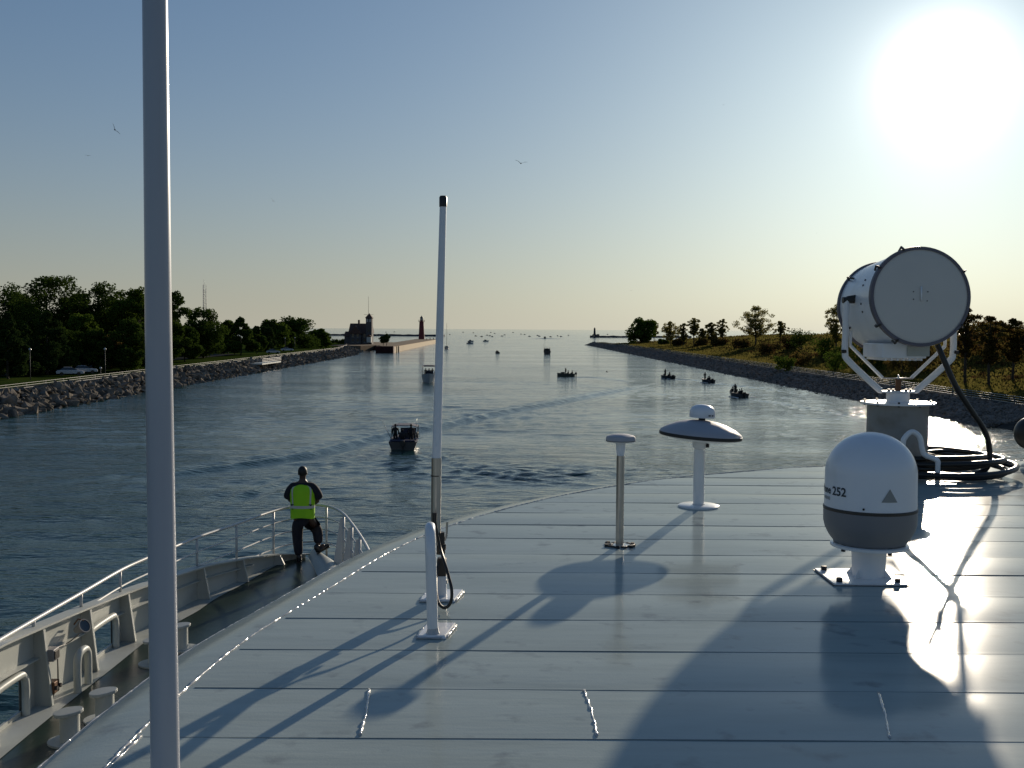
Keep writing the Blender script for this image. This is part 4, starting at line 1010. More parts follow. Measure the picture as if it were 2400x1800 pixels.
def deckpaint():
    m = mat('roof_deck_paint', (.36, .42, .405), .5, spec=0, coat=.5, coatr=.13, noise=.05, nscale=1.3)
    t = m.node_tree; p = t.nodes['Principled BSDF']; tc = t.nodes.new('ShaderNodeTexCoord')
    # scuffs and faint streaks along the planks
    mp = t.nodes.new('ShaderNodeMapping'); mp.inputs['Scale'].default_value = (.9, 5, 1); t.links.new(tc.outputs['Object'], mp.inputs[0])
    n1 = t.nodes.new('ShaderNodeTexNoise'); n1.inputs['Scale'].default_value = 1.4; n1.inputs['Detail'].default_value = 8; t.links.new(mp.outputs[0], n1.inputs['Vector'])
    r = t.nodes.new('ShaderNodeMapRange'); r.inputs[1].default_value = .35; r.inputs[2].default_value = .7; r.inputs[3].default_value = .3; r.inputs[4].default_value = .48
    t.links.new(n1.outputs['Fac'], r.inputs[0]); t.links.new(r.outputs[0], p.inputs['Roughness'])
    n2 = t.nodes.new('ShaderNodeTexNoise'); n2.inputs['Scale'].default_value = 160; n2.inputs['Detail'].default_value = 3; t.links.new(tc.outputs['Object'], n2.inputs['Vector'])
    n3 = t.nodes.new('ShaderNodeTexNoise'); n3.inputs['Scale'].default_value = 7; n3.inputs['Detail'].default_value = 3; t.links.new(mp.outputs[0], n3.inputs['Vector'])
    hh = mth('ADD', mth('MULTIPLY', n2.outputs['Fac'], .00035, t), mth('MULTIPLY', n3.outputs['Fac'], .0010, t), t)
    bp = t.nodes.new('ShaderNodeBump'); bp.inputs['Distance'].default_value = 1; t.links.new(hh, bp.inputs['Height']); t.links.new(bp.outputs[0], p.inputs['Normal'])
    # dark dirt specks and stains
    n4 = t.nodes.new('ShaderNodeTexNoise'); n4.inputs['Scale'].default_value = 9; n4.inputs['Detail'].default_value = 9; t.links.new(tc.outputs['Object'], n4.inputs['Vector'])
    r4 = t.nodes.new('ShaderNodeMapRange'); r4.inputs[1].default_value = .60; r4.inputs[2].default_value = .74; r4.inputs[4].default_value = .6; t.links.new(n4.outputs['Fac'], r4.inputs[0])
    src = p.inputs['Base Color'].links[0].from_socket; mx = t.nodes.new('ShaderNodeMix'); mx.data_type = 'RGBA'; mx.inputs[7].default_value = (.16, .17, .18, 1)
    t.links.new(r4.outputs[0], mx.inputs[0]); t.links.new(src, mx.inputs[6]); t.links.new(mx.outputs[2], p.inputs['Base Color'])
    n5 = t.nodes.new('ShaderNodeTexNoise'); n5.inputs['Scale'].default_value = 1.1; n5.inputs['Detail'].default_value = 7; n5.inputs['Roughness'].default_value = .65; t.links.new(mp.outputs[0], n5.inputs['Vector'])
    r5 = t.nodes.new('ShaderNodeMapRange'); r5.inputs[1].default_value = .42; r5.inputs[2].default_value = .68; r5.inputs[4].default_value = .5; t.links.new(n5.outputs['Fac'], r5.inputs[0])
    m5 = t.nodes.new('ShaderNodeMix'); m5.data_type = 'RGBA'; m5.inputs[7].default_value = (.25, .29, .27, 1); t.links.new(r5.outputs[0], m5.inputs[0]); t.links.new(mx.outputs[2], m5.inputs[6]); t.links.new(m5.outputs[2], p.inputs['Base Color'])
    return m
M['deck'] = deckpaint()
roof = np_mesh('roof', V, F, M['deck'], ferry, smooth=True)
# seams: thin dark strips on the flat roof, painted in for shaded grooves
b = MB(); k_seam = 0
for s_ in seams:
    if s_ < 1.05 or s_ > 8.25: continue
    xl = float(np.interp(s_, iy, ix)) + .02; wd_ = .0012 + .0012 * ((k_seam * 7) % 5) / 4; k_seam += 1; m_ = 160
    for i in range(m_):
        xa, xb = xl + (2 * XC - 2 * xl) * i / m_, xl + (2 * XC - 2 * xl) * (i + 1) / m_; q = .55 + .45 * math.sin(xa * 1.9 + k_seam * 2) * math.sin(xa * .7 + k_seam)
        b.tube([(xa, s_, ZR + .0006), (xb, s_, ZR + .0006)], [wd_ * q, wd_ * q], 4, False)
b.build('seam', mat('seam_groove_shade', (.21, .235, .235), .6), roof, auto=False)
# rim: turned-down border
ring = edge + [(2 * XC - x, y) for x, y in edge[::-1]]
rv = [Vector((x, y, 0)) for x, y in ring]; nr = len(rv)
def offs(d):
    res = []
    for i in range(nr):
        a, c = rv[max(0, i - 4)], rv[min(nr - 1, i + 4)]; t_ = (c - a).normalized(); n_ = Vector((-t_.y, t_.x, 0)); res.append(rv[i] + n_ * d)
    return res
prof = [(0, 0), (.0, .0), (.06, -.004), (.17, -.03), (.205, -.05), (.215, -.075), (.2, -.16), (.17, -.2)]
vs = []; 
for d, z in prof[1:]:
    for q in offs(d): vs.append((q.x, q.y, ZR + z))
k = len(prof) - 1; fs = [(j * nr + i, j * nr + i + 1, (j + 1) * nr + i + 1, (j + 1) * nr + i) for j in range(k - 1) for i in range(nr - 1)]
np_mesh('roof_edge', vs, fs, M['deck'], ferry, smooth=True)
def bead(name, pts, r, seed, m, parent, z):
    rr = random.Random(seed); P_ = [Vector((p[0], p[1], z)) for p in pts]; out_ = []
    for a, c in zip(P_, P_[1:]):
        n_ = max(1, int((c - a).length / .012))
        for i in range(n_): out_.append(a.lerp(c, i / n_))
    rs = [max(.0012, r * (1 + .55 * rr.uniform(-1, 1))) for _ in out_]
    out_ = [p + Vector((rr.uniform(-1, 1), rr.uniform(-1, 1), 0)) * r * .35 for p in out_]
    return MB().tube(out_, rs, 6, True).build(name, m, parent, auto=False)
M['weld'] = mat('weld_bead', (.42, .43, .44), .16, coat=.5)
half = [q for q in edge]
bead('weld_bead', half, .0034, 4, M['weld'], roof, ZR + .001)
bead('weld_bead', [(q.x, q.y) for q in offs(.207)[:len(edge)]], .0026, 5, M['weld'], roof, ZR - .052)
for x0, y0, x1, y1 in ((-.39, 2.905, -.367, 2.56), (.205, 2.905, .215, 2.56), (1.02, 2.905, .93, 2.56), (-.9, 2.56, -.93, 2.1)): bead('weld_bead', [(x0, y0), ((x0 + x1) / 2 + .004, (y0 + y1) / 2), (x1, y1)], .0035, int(x0 * 100) + 500, M['weld'], roof, ZR + .0015)
# cabin under the roof
cw = [(q.x, q.y) for q in offs(-.35)][::4]
b = MB(); n = len(cw); vs = [(x, y, ZD) for x, y in cw] + [(x, y, ZR - .12) for x, y in cw]
b.add(vs, [(i, i + 1, n + i + 1, n + i) for i in range(n - 1)]); b.build('cabin_wall', M['white'], ferry)
cw2 = [(q.x, q.y) for q in offs(-.345)][::4]; vs = [(x, y, ZD + 1.7) for x, y in cw2] + [(x, y, ZD + 2.7) for x, y in cw2]
b = MB(); b.add(vs, [(i, i + 1, n + i + 1, n + i) for i in range(n - 1)]); b.build('window_band', M['glassdark'], ferry)
MB().box((3.5, -.9, 8.8), (11, 3.78, .12)).build('upper_deck', M['darkdeck'], ferry)
b = MB(); b.box((4.8, .985, 9.16), (11.6, .03, .6)); b.build('riser', M['white'], ferry)

# bow
RAILXY = [(-5.47, 4), (-5.47, 9), (-5.47, 11.4), (-5.42, 13.3), (-5.39, 14.56), (-5.3, 15.3), (-5.15, 16.15), (-5.0, 17), (-4.7, 18.06), (-4.42, 19.2), (-4.14, 19.85), (-3.64, 20.12), (-3.17, 19.5), (-2.74, 18.2), (-2.18, 16.1), (-1.75, 14), (-1.5, 12)]
rp_ = smooth_path([(x, y, 0) for x, y in RAILXY], 8)
poly = [(p.x, p.y) for p in rp_]
b = MB(); pd = poly + [(-1.5, 9.2), (11.2, 9.2), (11.2, -3), (-5.47, -3)]
b.prism(pd, ZD - .12, ZD); b.build('foredeck', M['darkdeck'], ferry)
b = MB(); n = len(poly)
cx_, cy_ = -3.6, 8
hv = []
for z, f in ((ZD - .12, 1.0), (ZD - 1.2, .96), (3.2, .86), (1.2, .72), (-.5, .6)):
    for (x, y) in poly: hv.append((-3.6 + (x + 3.6) * f, y - (0 if y < 12 else (1 - f) * (y - 12) * .35), z))
b.add(hv, [(j * n + i, j * n + i + 1, (j + 1) * n + i + 1, (j + 1) * n + i) for j in range(4) for i in range(n - 1)], True); b.build('hull', M['white'], ferry)
# bulwark
CAP = [(4, 1.1), (9, 1.05), (11.2, .97), (13.2, .81), (14.65, .67), (16.2, .56), (17, .5), (18.2, .37), (19.4, .19), (20.0, .06)]
lefts = [p for p in rp_ if p.x < -3.9]; lefts = [p for i, p in enumerate(lefts) if i <= max(range(len(lefts)), key=lambda k_: lefts[k_].y)]
fine = []
for a, c in zip(lefts, lefts[1:]):
    n_ = max(1, int((c - a).length / .06))
    for i in range(n_): fine.append(a.lerp(c, i / n_))
fine.append(lefts[-1])
holes = [(10.95, 11.75, .06, .5), (13.4, 14.3, .06, .47)]
b = MB(); T = .03
def wallseg(a, c, z0, z1, z0b, z1b):
    b.add([(a.x, a.y, ZD + z0), (c.x, c.y, ZD + z0b), (c.x, c.y, ZD + z1b), (a.x, a.y, ZD + z1), (a.x - T, a.y, ZD + z0), (c.x - T, c.y, ZD + z0b), (c.x - T, c.y, ZD + z1b), (a.x - T, a.y, ZD + z1)],
          [(0, 1, 2, 3), (4, 7, 6, 5), (0, 4, 5, 1), (3, 2, 6, 7)])
for a, c in zip(fine, fine[1:]):
    za, zb = pl(CAP, a.y), pl(CAP, c.y); ym = (a.y + c.y) / 2; hole = None
    for h0, h1, hz0, hz1 in holes:
        if h0 < ym < h1:
            r_ = .14; dx = min(ym - h0, h1 - ym); cut = 0 if dx > r_ else r_ - math.sqrt(max(0, r_ * r_ - (r_ - dx) ** 2)); hole = (hz0, hz1 - cut)
    if hole: wallseg(a, c, 0, hole[0], 0, hole[0]); wallseg(a, c, hole[1], za, hole[1], zb)
    else: wallseg(a, c, 0, za, 0, zb)
bul = b.build('bulwark', M['greywhite'], ferry, auto=False)
capv = []
for p in fine:
    z = ZD + pl(CAP, p.y); capv += [(p.x - .07, p.y, z), (p.x + .12, p.y, z), (p.x + .12, p.y, z + .025), (p.x - .07, p.y, z + .025)]
b = MB(); n = len(fine); b.add(capv, [(4 * i + k_, 4 * i + (k_ + 1) % 4, 4 * i + 4 + (k_ + 1) % 4, 4 * i + 4 + k_) for i in range(n - 1) for k_ in range(4)]); b.build('cap_rail', M['greywhite'], bul)
for off, zf in ((.0, .62),):
    sv = []
    for p in fine:
        if p.y > 18.6: continue
        z = ZD + pl(CAP, p.y) * zf; sv += [(p.x + .002, p.y, z), (p.x + .07, p.y, z - .01), (p.x + .07, p.y, z + .004), (p.x + .002, p.y, z + .014)]
    n = len(sv) // 4; b = MB(); b.add(sv, [(4 * i + k_, 4 * i + (k_ + 1) % 4, 4 * i + 4 + (k_ + 1) % 4, 4 * i + 4 + k_) for i in range(n - 1) for k_ in range(4)]); b.build('stiffener', M['greywhite'], bul)
# waterway strip at the foot of the bulwark
sv = []
for p in fine: sv += [(p.x + .0, p.y, ZD + .006), (p.x + .34 * min(1, max(.1, (20.2 - p.y) / 4)), p.y, ZD + .006)]
b = MB(); n = len(fine); b.add(sv, [(2 * i, 2 * i + 1, 2 * i + 3, 2 * i + 2) for i in range(n - 1)]); b.build('waterway', M['greywhite'], bul, auto=False)
def rail_at(yy, side='L'):
    pts = [p for p in rp_]; top = max(range(len(pts)), key=lambda k_: pts[k_].y)
    seg = pts[:top + 1] if side == 'L' else pts[top:]
    best = min(seg, key=lambda p: abs(p.y - yy)); 
    for a, c in zip(seg, seg[1:]):
        if (a.y - yy) * (c.y - yy) <= 0 and a.y != c.y: return a.lerp(c, (yy - a.y) / (c.y - a.y))
    return best
ST = [8.4, 9.6, 10.8, 12.05, 13.3, 14.56, 15.7, 16.9, 18.08, 19.4]
for yy in ST:
    p = rail_at(yy); h = pl(CAP, yy)
    if h < .12: continue
    b = MB(); b.add([(p.x, yy - .006, ZD + .006), (p.x + .2, yy - .006, ZD + .006), (p.x + .11, yy - .006, ZD + h), (p.x, yy - .006, ZD + h), (p.x, yy + .006, ZD + .006), (p.x + .2, yy + .006, ZD + .006), (p.x + .11, yy + .006, ZD + h), (p.x, yy + .006, ZD + h)],
                    [(0, 1, 2, 3), (4, 7, 6, 5), (0, 4, 5, 1), (1, 5, 6, 2)]); b.box((p.x + .155, yy, ZD + h / 2), (.02, .05, h * .98), M=Matrix.Rotation(-math.atan(.09 / h), 3, 'Y'))
    b.build('frame', M['greywhite'], bul, auto=False)
# pipe frames round the mooring ports
for (h0, h1, z0, z1) in holes:
    xa = rail_at(h0).x + .04; xb = rail_at(h1).x + .04
    pts = [(xa, h0, ZD + .01), (xa, h0, ZD + z1 - .15), (xa, h0 + .05, ZD + z1 - .04), (xa, h0 + .16, ZD + z1), (xb, h1 - .16, ZD + z1), (xb, h1 - .05, ZD + z1 - .04), (xb, h1, ZD + z1 - .15), (xb, h1, ZD + .01)]
    MB().tube(smooth_path(pts, 4), .045, 10).build('port_frame', M['greywhite'], bul)
MB().tube(smooth_path([(-5.15, 12.5, ZD + .01), (-5.15, 12.5, ZD + .35), (-5.15, 12.56, ZD + .45), (-5.15, 12.66, ZD + .47), (-5.15, 12.76, ZD + .45), (-5.15, 12.82, ZD + .35), (-5.15, 12.82, ZD + .01)], 4), .045, 10).build('pipe_hoop', M['greywhite'], ferry)
# railing
rl = MB().tube([(p.x, p.y, ZD + 1.0) for p in rp_], .024, 10).build('railing', M['railpaint'], ferry)
def part_path(yl, zoff, yr=None):
    res = []
    topi = max(range(len(rp_)), key=lambda k_: rp_[k_].y)
    for i, p in enumerate(rp_):
        if i <= topi and p.y < yl: continue
        if i > topi and p.y < 12.5: continue
        res.append((p.x, p.y, ZD + zoff))
    return res
for yl, z in ((12.9, .77), (16.2, .54), (18.4, .30)): MB().tube(part_path(yl, z), .013, 8).build('rail', M['railpaint'], rl)
for yy in ST:
    p = rail_at(yy); MB().tube([(p.x, yy, ZD + pl(CAP, yy)), (p.x, yy, ZD + 1.0)], .021, 8).build('post', M['railpaint'], rl)
MB().tube([(-3.5, 20.06, ZD - .02), (-3.5, 20.06, ZD + 1.0)], .021, 8).build('post', M['railpaint'], rl)
for yy in (19.15, 18.2, 17.2, 16.1, 14.9):
    p = rail_at(yy, 'R'); b = MB(); b.tube([(p.x, p.y, ZD - .02), (p.x, p.y, ZD + 1.0)], .021, 8)
    b.add([(p.x - .02, p.y - .006, ZD), (p.x - .2, p.y - .01, ZD), (p.x - .06, p.y - .01, ZD + .93), (p.x - .02, p.y - .006, ZD + .93), (p.x - .02, p.y + .006, ZD), (p.x - .2, p.y + .002, ZD), (p.x - .06, p.y + .002, ZD + .93), (p.x - .02, p.y + .006, ZD + .93)], [(0, 1, 2, 3), (4, 7, 6, 5), (0, 4, 5, 1), (1, 5, 6, 2), (2, 6, 7, 3)]); b.build('post', M['railpaint'], rl, auto=False)
# rounded bow plating beside the sailor
fp = []
nseg = 16
A = [Vector((-3.62, 20.0, ZD + .03)), Vector((-3.1, 19.2, ZD - .02)), Vector((-2.72, 18.0, ZD - .05)), Vector((-2.3, 16.4, ZD - .06))]
A = smooth_path(A, 6); B_ = smooth_path([Vector((-3.85, 20.05, ZD + .03)), Vector((-3.5, 18.9, ZD + .01)), Vector((-3.1, 17.4, ZD + .004)), Vector((-2.9, 16.3, ZD + .002))], 6)
for a, c in zip(A, B_):
    for k_ in range(7):
        t_ = k_ / 6; q = c.lerp(a, t_); fp.append((q.x, q.y, q.z + .16 * math.sin(t_ * math.pi * .9) * min(1, (q.y - 15.8) / 3)))
n = len(A); b = MB(); b.add(fp, [(i * 7 + k_, i * 7 + k_ + 1, (i + 1) * 7 + k_ + 1, (i + 1) * 7 + k_) for i in range(n - 1) for k_ in range(6)], True); b.build('bow_plating', M['greywhite'], ferry, auto=False)

# bollards
def bollard(x, y, lab):
    e = empty('bollard', (x, y, ZD), 0, lab, 'bollard', 'bollards on the foredeck')
    MB().lathe([(.115, 0), (.1, .03), (.1, .30)], n=20).build('post', M['greywhite'], e)
    b = MB(); n = 24; pr = []
    for k_ in range(n):
        a = 2 * math.pi * k_ / n; pr.append(((.17 if math.cos(a) > 0 else .13) * math.cos(a), .125 * math.sin(a)))
    b.prism(pr, .30, .335); o = b.build('cap', M['greywhite'], e, bevel=.006); o.rotation_euler = (0, R(-6), .3)
    pr = [(1.35 * q[0] * 1.3, 1.6 * q[1]) for q in pr]; MB().prism(pr, .0, .02).build('foot', M['greywhite'], e)
bollard(-4.62, 11.0, 'nearer bollard of the pair with flat caps on the dark foredeck'); bollard(-4.49, 11.62, 'farther bollard of the pair with flat caps on the dark foredeck'); bollard(-4.47, 14.25, 'single bollard peeking out right of the flagpole'); bollard(-4.58, 13.6, 'bollard mostly hidden behind the flagpole')
# work floodlight and junction boxes on the bulwark
e = empty('floodlight', (-5.28, 12.95, ZD + .66), 0, 'small weathered floodlight clamped under the bulwark cap', 'floodlight')
Mx = Matrix.Rotation(R(60), 3, 'Y') @ Matrix.Rotation(R(20), 3, 'X')
MB().lathe([(0, -.14), (.05, -.13), (.07, -.05), (.11, .06), (.115, .09), (.1, .09)], n=18, M=Mx).build('housing', M['domegrey'], e); MB().lathe([(0, .075), (.1, .08)], n=18, M=Mx).build('lens', M['glassdark'], e)
MB().tube([(-.12, 0, .05), (-.05, 0, .14), (.04, .0, .12)], .014, 6).build('bracket', M['rust'], e)
MB().tube(smooth_path([(-.02, -.05, -.1), (-.06, -.35, -.14), (-.06, -.75, -.1)], 5), .01, 6).build('cable', M['dark'], e)
bpy.data.objects[e.name].scale = (.75, .75, .75)
e = empty('junction_box', (-5.3, 12.14, ZD + .58), 0, 'dark green junction box high on the bulwark frame', 'junction box', 'electrical boxes on the bulwark'); MB().box((0, 0, 0), (.12, .16, .14)).build('case', M['domegrey'], e, bevel=.01); MB().cyl((.06, .03, -.07), (.06, .03, -.3), .008, 6).build('cable', M['dark'], e); MB().box((.065, 0, 0), (.012, .12, .1)).build('lid', M['darkmetal'], e, bevel=.004)
e = empty('junction_box', (-5.3, 12.14, ZD + .2), 0, 'brown corroded switch box low on the bulwark frame', 'junction box', 'electrical boxes on the bulwark'); MB().box((0, 0, 0), (.12, .15, .14)).build('case', M['rust'], e, bevel=.012)
for k_ in (-.05, .05): MB().cyl((.06, k_, .0), (.09, k_, .0), .025, 10).build('knob', M['dark'], e)
MB().tube([(.03, -.03, -.07), (.02, -.05, -.18)], .012, 6).build('cable', M['dark'], e)

# ------------------------------------------------------------ flagpole (nearest)
e = empty('flagpole', (-.725, 2.2, ZR), 0, 'tall pale grey painted pole standing close in front of the view', 'pole')
o = MB().tube([(.001, 0, 0), (-.004, 0, 1.0), (-.004, 0, 1.75), (-.004, 0, 3.2)], [.0300, .0268, .0246, .021], 32).build('shaft', M['pole'], e)
MB().lathe([(.08, .0), (.08, .012), (.034, .014), (.033, .03)], n=24, c=(.001, 0, .0)).build('base_flange', M['pole'], e)

# ------------------------------------------------------------ whip antenna with its bracket
AX, AY = -.262, 3.92
e = empty('whip_antenna', (AX, AY, ZR), 0, 'tall white whip antenna with black tip in a steel sleeve on the roof', 'antenna')
def topz(px, py, D): return ray(px, py, D).z - ZR
z1 = topz(1023, 1073, AY); z2 = topz(1039, 482, AY); z3 = topz(1039, 459, AY)
x1 = ray(1023, 1073, AY).x - AX; x2 = ray(1038.5, 470, AY).x - AX; x0 = ray(1021, 1280, AY).x - AX
MB().tube([(x1, 0, z1 - .02), (x2, 0, z2)], [.0165, .0125], 20).build('mast', M['domewhite'], e)
MB().tube([(x2, 0, z2 - .004), (x2, 0, z3 - .006), (x2, 0, z3)], [.0142, .0142, .011], 20).build('tip', M['black'], e)
MB().tube([(x0, 0, .2), (x1, 0, z1)], [.0185, .0185], 20).build('sleeve', M['steel'], e)
MB().tube([(x1 - .002, 0, z1 - .068), (x1 - .002, 0, z1 - .064)], .0195, 20).build('sleeve_ring', M['darkmetal'], e)
def wr(u, v, D=AY):      # measured on an enlargement of the foot of the antenna
    q = ray(900 + u * .3316, 1000 + v * .3316, D); return (q.x - AX, q.y - AY, q.z - ZR)
MB().tube([wr(400, 745), wr(402, 900)], [.0150, .0165], 14).build('lower_tube', M['darkmetal'], e)
MB().box(wr(408, 1010), (.034, .04, .09)).build('ratchet_mount', M['darkmetal'], e, bevel=.006)
MB().tube([wr(405, 795), wr(432, 800), wr(442, 770), wr(447, 672)], .0042, 8).build('lever', M['steel'], e)
MB().cyl(wr(418, 850, AY - .03), wr(438, 850, AY - .03), .010, 10).build('clamp_knob', M['darkmetal'], e)
q = wr(410, 1180); MB().box((q[0], 0, q[2] / 2 + .02), (.034, .045, q[2] + .1)).build('stand', M['white'], e, bevel=.004)
MB().tube([wr(410, 1080), wr(410, 1105)], .022, 12).build('collar', M['steel'], e)
MB().tube([wr(357, 608, AY - .06), wr(357, 690, AY - .06)], .0085, 10).build('cable_gland', M['black'], e)
MB().tube(smooth_path([wr(*q) for q in ((357, 640, AY - .06), (372, 740, AY - .07), (395, 850, AY - .08), (425, 950, AY - 0.14), (455, 1050, AY - 0.17), (478, 1150, AY - 0.2), (472, 1240, AY - 0.2), (430, 1280, AY - 0.2), (385, 1245, AY - 0.2), (368, 1150, AY - 0.15), (370, 1040, AY - .06), (392, 960, AY - .04))], 6), .0058, 10).build('cable', M['black'], e)
# pipe hoop in front of it
e = empty('pipe_bracket', (-.252, 3.42, ZR), 0, 'fat white inverted pipe hoop welded to the roof before the whip antenna', 'bracket')
hp = [(0, 0, 0), (0, 0, .2), (0, 0, .27), (0, .02, .318), (0, .055, .342), (0, .11, .338), (0, .28, .285), (0, .39, .25), (0, .44, .215), (0, .46, .17), (0, .46, .1), (0, .46, 0)]
hp = [(-.01 * (z / .35) - .036 * y / .46, y, z) for x, y, z in hp]
MB().tube(smooth_path(hp, 5), .0178, 16).build('hoop', M['white'], e)
for yy, xo, e0, e1 in ((0, 0, .05, .045), (.46, -.036, .045, .085)):
    b = MB(); b.add([(xo - e0, yy - .03, .002), (xo + e1, yy - .03, .002), (xo + e1 + .025, yy + .13, .002), (xo - e0 + .02, yy + .13, .002), (xo - e0 + .005, yy - .025, .012), (xo + e1 - .005, yy - .025, .012), (xo + e1 + .019, yy + .125, .012), (xo - e0 + .024, yy + .125, .012)],
                    [(4, 5, 6, 7), (0, 4, 7, 3), (0, 1, 5, 4), (1, 2, 6, 5), (2, 3, 7, 6)]); f_ = b.build('base_plate', M['white'], e)
    bead('weld_bead', [(xo + e1 + .002, yy - .03), (xo + e1 + .027, yy + .13)], .004, 31, M['weld'], f_, .006); bead('weld_bead', [(xo - e0, yy - .03), (xo - e0 + .02, yy + .13)], .004, 32, M['weld'], f_, .006); bead('weld_bead', [(xo - e0, yy - .032), (xo + e1, yy - .032)], .003, 33, M['weld'], f_, .005)
    MB().lathe([(.024, .01), (.0195, .02), (.018, .03)], n=20, c=(xo, yy, 0)).build('weld_collar', M['weld'], f_)

# ------------------------------------------------------------ small mushroom antenna on a steel post
g = at(1452, 1279, ZR)
e = empty('mushroom_antenna', g, 0, 'small white flat topped antenna on a shiny steel post', 'antenna')
MB().tube([(0, 0, .0), (0, 0, .42)], .0185, 24).build('post', M['steel'], e); MB().tube([(0, 0, .415), (0, 0, .445)], .0155, 20).build('thread', M['darkmetal'], e)
MB().lathe([(.0165, .42), (.021, .45), (.0225, .475), (.03, .479), (.065, .484), (.069, .488)], n=32).build('neck', M['domewhite'], e)
MB().lathe([(.069, .488), (.069, .491)], n=32).build('seal', M['dark'], e)
MB().lathe([(.069, .491), (.0688, .502), (.063, .511), (.04, .518), (.0, .52)], n=36).build('cap', M['disc'], e)
MB().lathe([(.048, .0), (.048, .006), (.0, .007)], n=24).build('base_plate', M['steel'], e)
for k_ in range(6):
    a = k_ * math.pi / 3 + .3; MB().cyl((.066 * math.cos(a), .066 * math.sin(a), 0), (.066 * math.cos(a), .066 * math.sin(a), .012), .009, 8).build('bolt', M['dark'], e)
bpts = [(.055 * math.cos(a / 20 * 6.28) * (1 + .35 * math.sin(a * 1.7)), .055 * math.sin(a / 20 * 6.28) * (1 + .3 * math.cos(a * 2.3))) for a in range(21)]
bead('sealant', bpts, .006, 77, M['brownseal'], e, .003)

# ------------------------------------------------------------ disc antenna
g = at(1637, 1187, ZR)
e = empty('disc_antenna', g, 0, 'white flying saucer shaped television antenna on a white post', 'antenna')
MB().lathe([(.115, 0), (.115, .008), (.105, .012), (.035, .013)], n=40).build('base_plate', M['white'], e)
MB().tube([(0, 0, .01), (0, 0, .315), (0, 0, .33)], [.031, .031, .026], 28).build('post', M['white'], e)
TD = Matrix.Rotation(R(4.2), 3, 'Y'); TC = Vector((0, 0, .33)) - TD @ Vector((0, 0, .33))
MB().lathe([(.026, .325), (.04, .34), (.042, .37), (.05, .375), (.15, .378), (.21, .392), (.228, .398)], n=48, M=TD, c=TC).build('collar', M['white'], e)
MB().cyl((.035, -.02, .35), (.05, -.025, .35), .012, 10).build('knob', M['dark'], e)
MB().lathe([(.226, .396), (.233, .400), (.233, .415), (.229, .417)], n=60, M=TD, c=TC).build('rim', M['dark'], e)
MB().lathe([(.232, .414), (.228, .425), (.195, .447), (.14, .472), (.09, .486), (.05, .492), (.0, .494)], n=60, M=TD, c=TC).build('cover', M['disc'], e)
mt = empty('positioning_antenna', g + Vector((.012, 0, .4935)), 0, 'small white domed antenna sitting on top of the disc antenna', 'antenna')
mt.rotation_euler = (0, R(3), 0)
MB().lathe([(.02, 0), (.018, .012)], n=16).build('stem', M['dark'], mt)
MB().lathe([(.02, .012), (.071, .014), (.0725, .03), (.071, .052), (.062, .07), (.04, .083), (.015, .088), (0, .0885)], n=40).build('housing', M['domewhite'], mt)

# ------------------------------------------------------------ lettering helper
def wrap_text(txt, size, R0, z, ang, mt_, parent, name='lettering'):
    cu = bpy.data.curves.new('t', 'FONT'); cu.body = txt; cu.size = size; cu.align_x = 'RIGHT'; cu.offset = size * .022; cu.resolution_u = 3
    ob = bpy.data.objects.new('t', cu); COL.objects.link(ob); bpy.context.view_layer.update()
    dg = bpy.context.evaluated_depsgraph_get(); me = bpy.data.meshes.new_from_object(ob.evaluated_get(dg)); bpy.data.objects.remove(ob)
    bm = bmesh.new(); bm.from_mesh(me); bmesh.ops.triangulate(bm, faces=bm.faces); bmesh.ops.subdivide_edges(bm, edges=[e_ for e_ in bm.edges if e_.calc_length() > size * .2], cuts=1)
    for v in bm.verts:
        a = ang + v.co.x / R0; zz = z + v.co.y; v.co = Vector((R0 * math.cos(a), R0 * math.sin(a), zz))
    bm.to_mesh(me); bm.free(); me.materials.append(mt_); me.name = name
    o = bpy.data.objects.new(name, me); COL.objects.link(o); o.parent = parent; CH.setdefault(parent.name, []).append(o); return o
w_ = wrap_text('LOG', .022, .0735, .024, R(-62), M['ink'], mt); bpy.data.objects.remove(w_)   # the print there is illegible: only a dark patch
b = MB(); b.add([(.0733 * math.cos(R(a)), .0733 * math.sin(R(a)), z) for z in (.026, .034) for a in (-72, -66, -60, -54, -48, -42)], [(i, i + 1, i + 7, i + 6) for i in (0, 1, 3, 4)]); b.build('print', M['ink'], mt, auto=False)

# ------------------------------------------------------------ satellite dome
DC = Vector((1.45, 4.28, ZR))
e = empty('satellite_dome', DC, 0, 'large white satellite dome with grey lower bowl on a short pedestal', 'satellite dome')
RD = .179
MB().lathe([(.138, .148), (.145, .158), (.158, .175), (.174, .205), (RD + .002, .232), (RD + .003, .283)], n=64).build('lower_bowl', M['domegrey'], e)
MB().lathe([(RD + .003, .283), (RD + .0045, .287), (RD + .0045, .293), (RD, .296)], n=64).build('seal', M['brownseal'], e)
prof = [(RD, .296), (RD - .001, .43)] + [((RD - .001) * math.cos(a), .43 + .165 * math.sin(a)) for a in [math.pi / 2 * k_ / 14 for k_ in range(1, 15)]]
MB().lathe(prof, n=72).build('dome', M['domewhite'], e)
MB().lathe([(0, .132), (.152, .133), (.153, .143), (.148, .146), (.14, .147)], n=48).build('flange', M['white'], e)
MB().tube([(0, 0, .01), (0, 0, .135)], [.063, .07], 32).build('pedestal', M['white'], e)
for a in (20, 110, 200, 290): MB().cyl((.125 * math.cos(R(a)), .125 * math.sin(R(a)), .118), (.125 * math.cos(R(a)), .125 * math.sin(R(a)), .156), .009, 8).build('bolt', M['darkmetal'], e)
b = MB(); b.box((-.035, -.0, .006), (.288, .27, .008)); bpz = b.build('base_plate', M['white'], e)
MB().box((-.035, 0, .0018), (.3, .282, .003)).build('gasket', M['brownseal'], e)
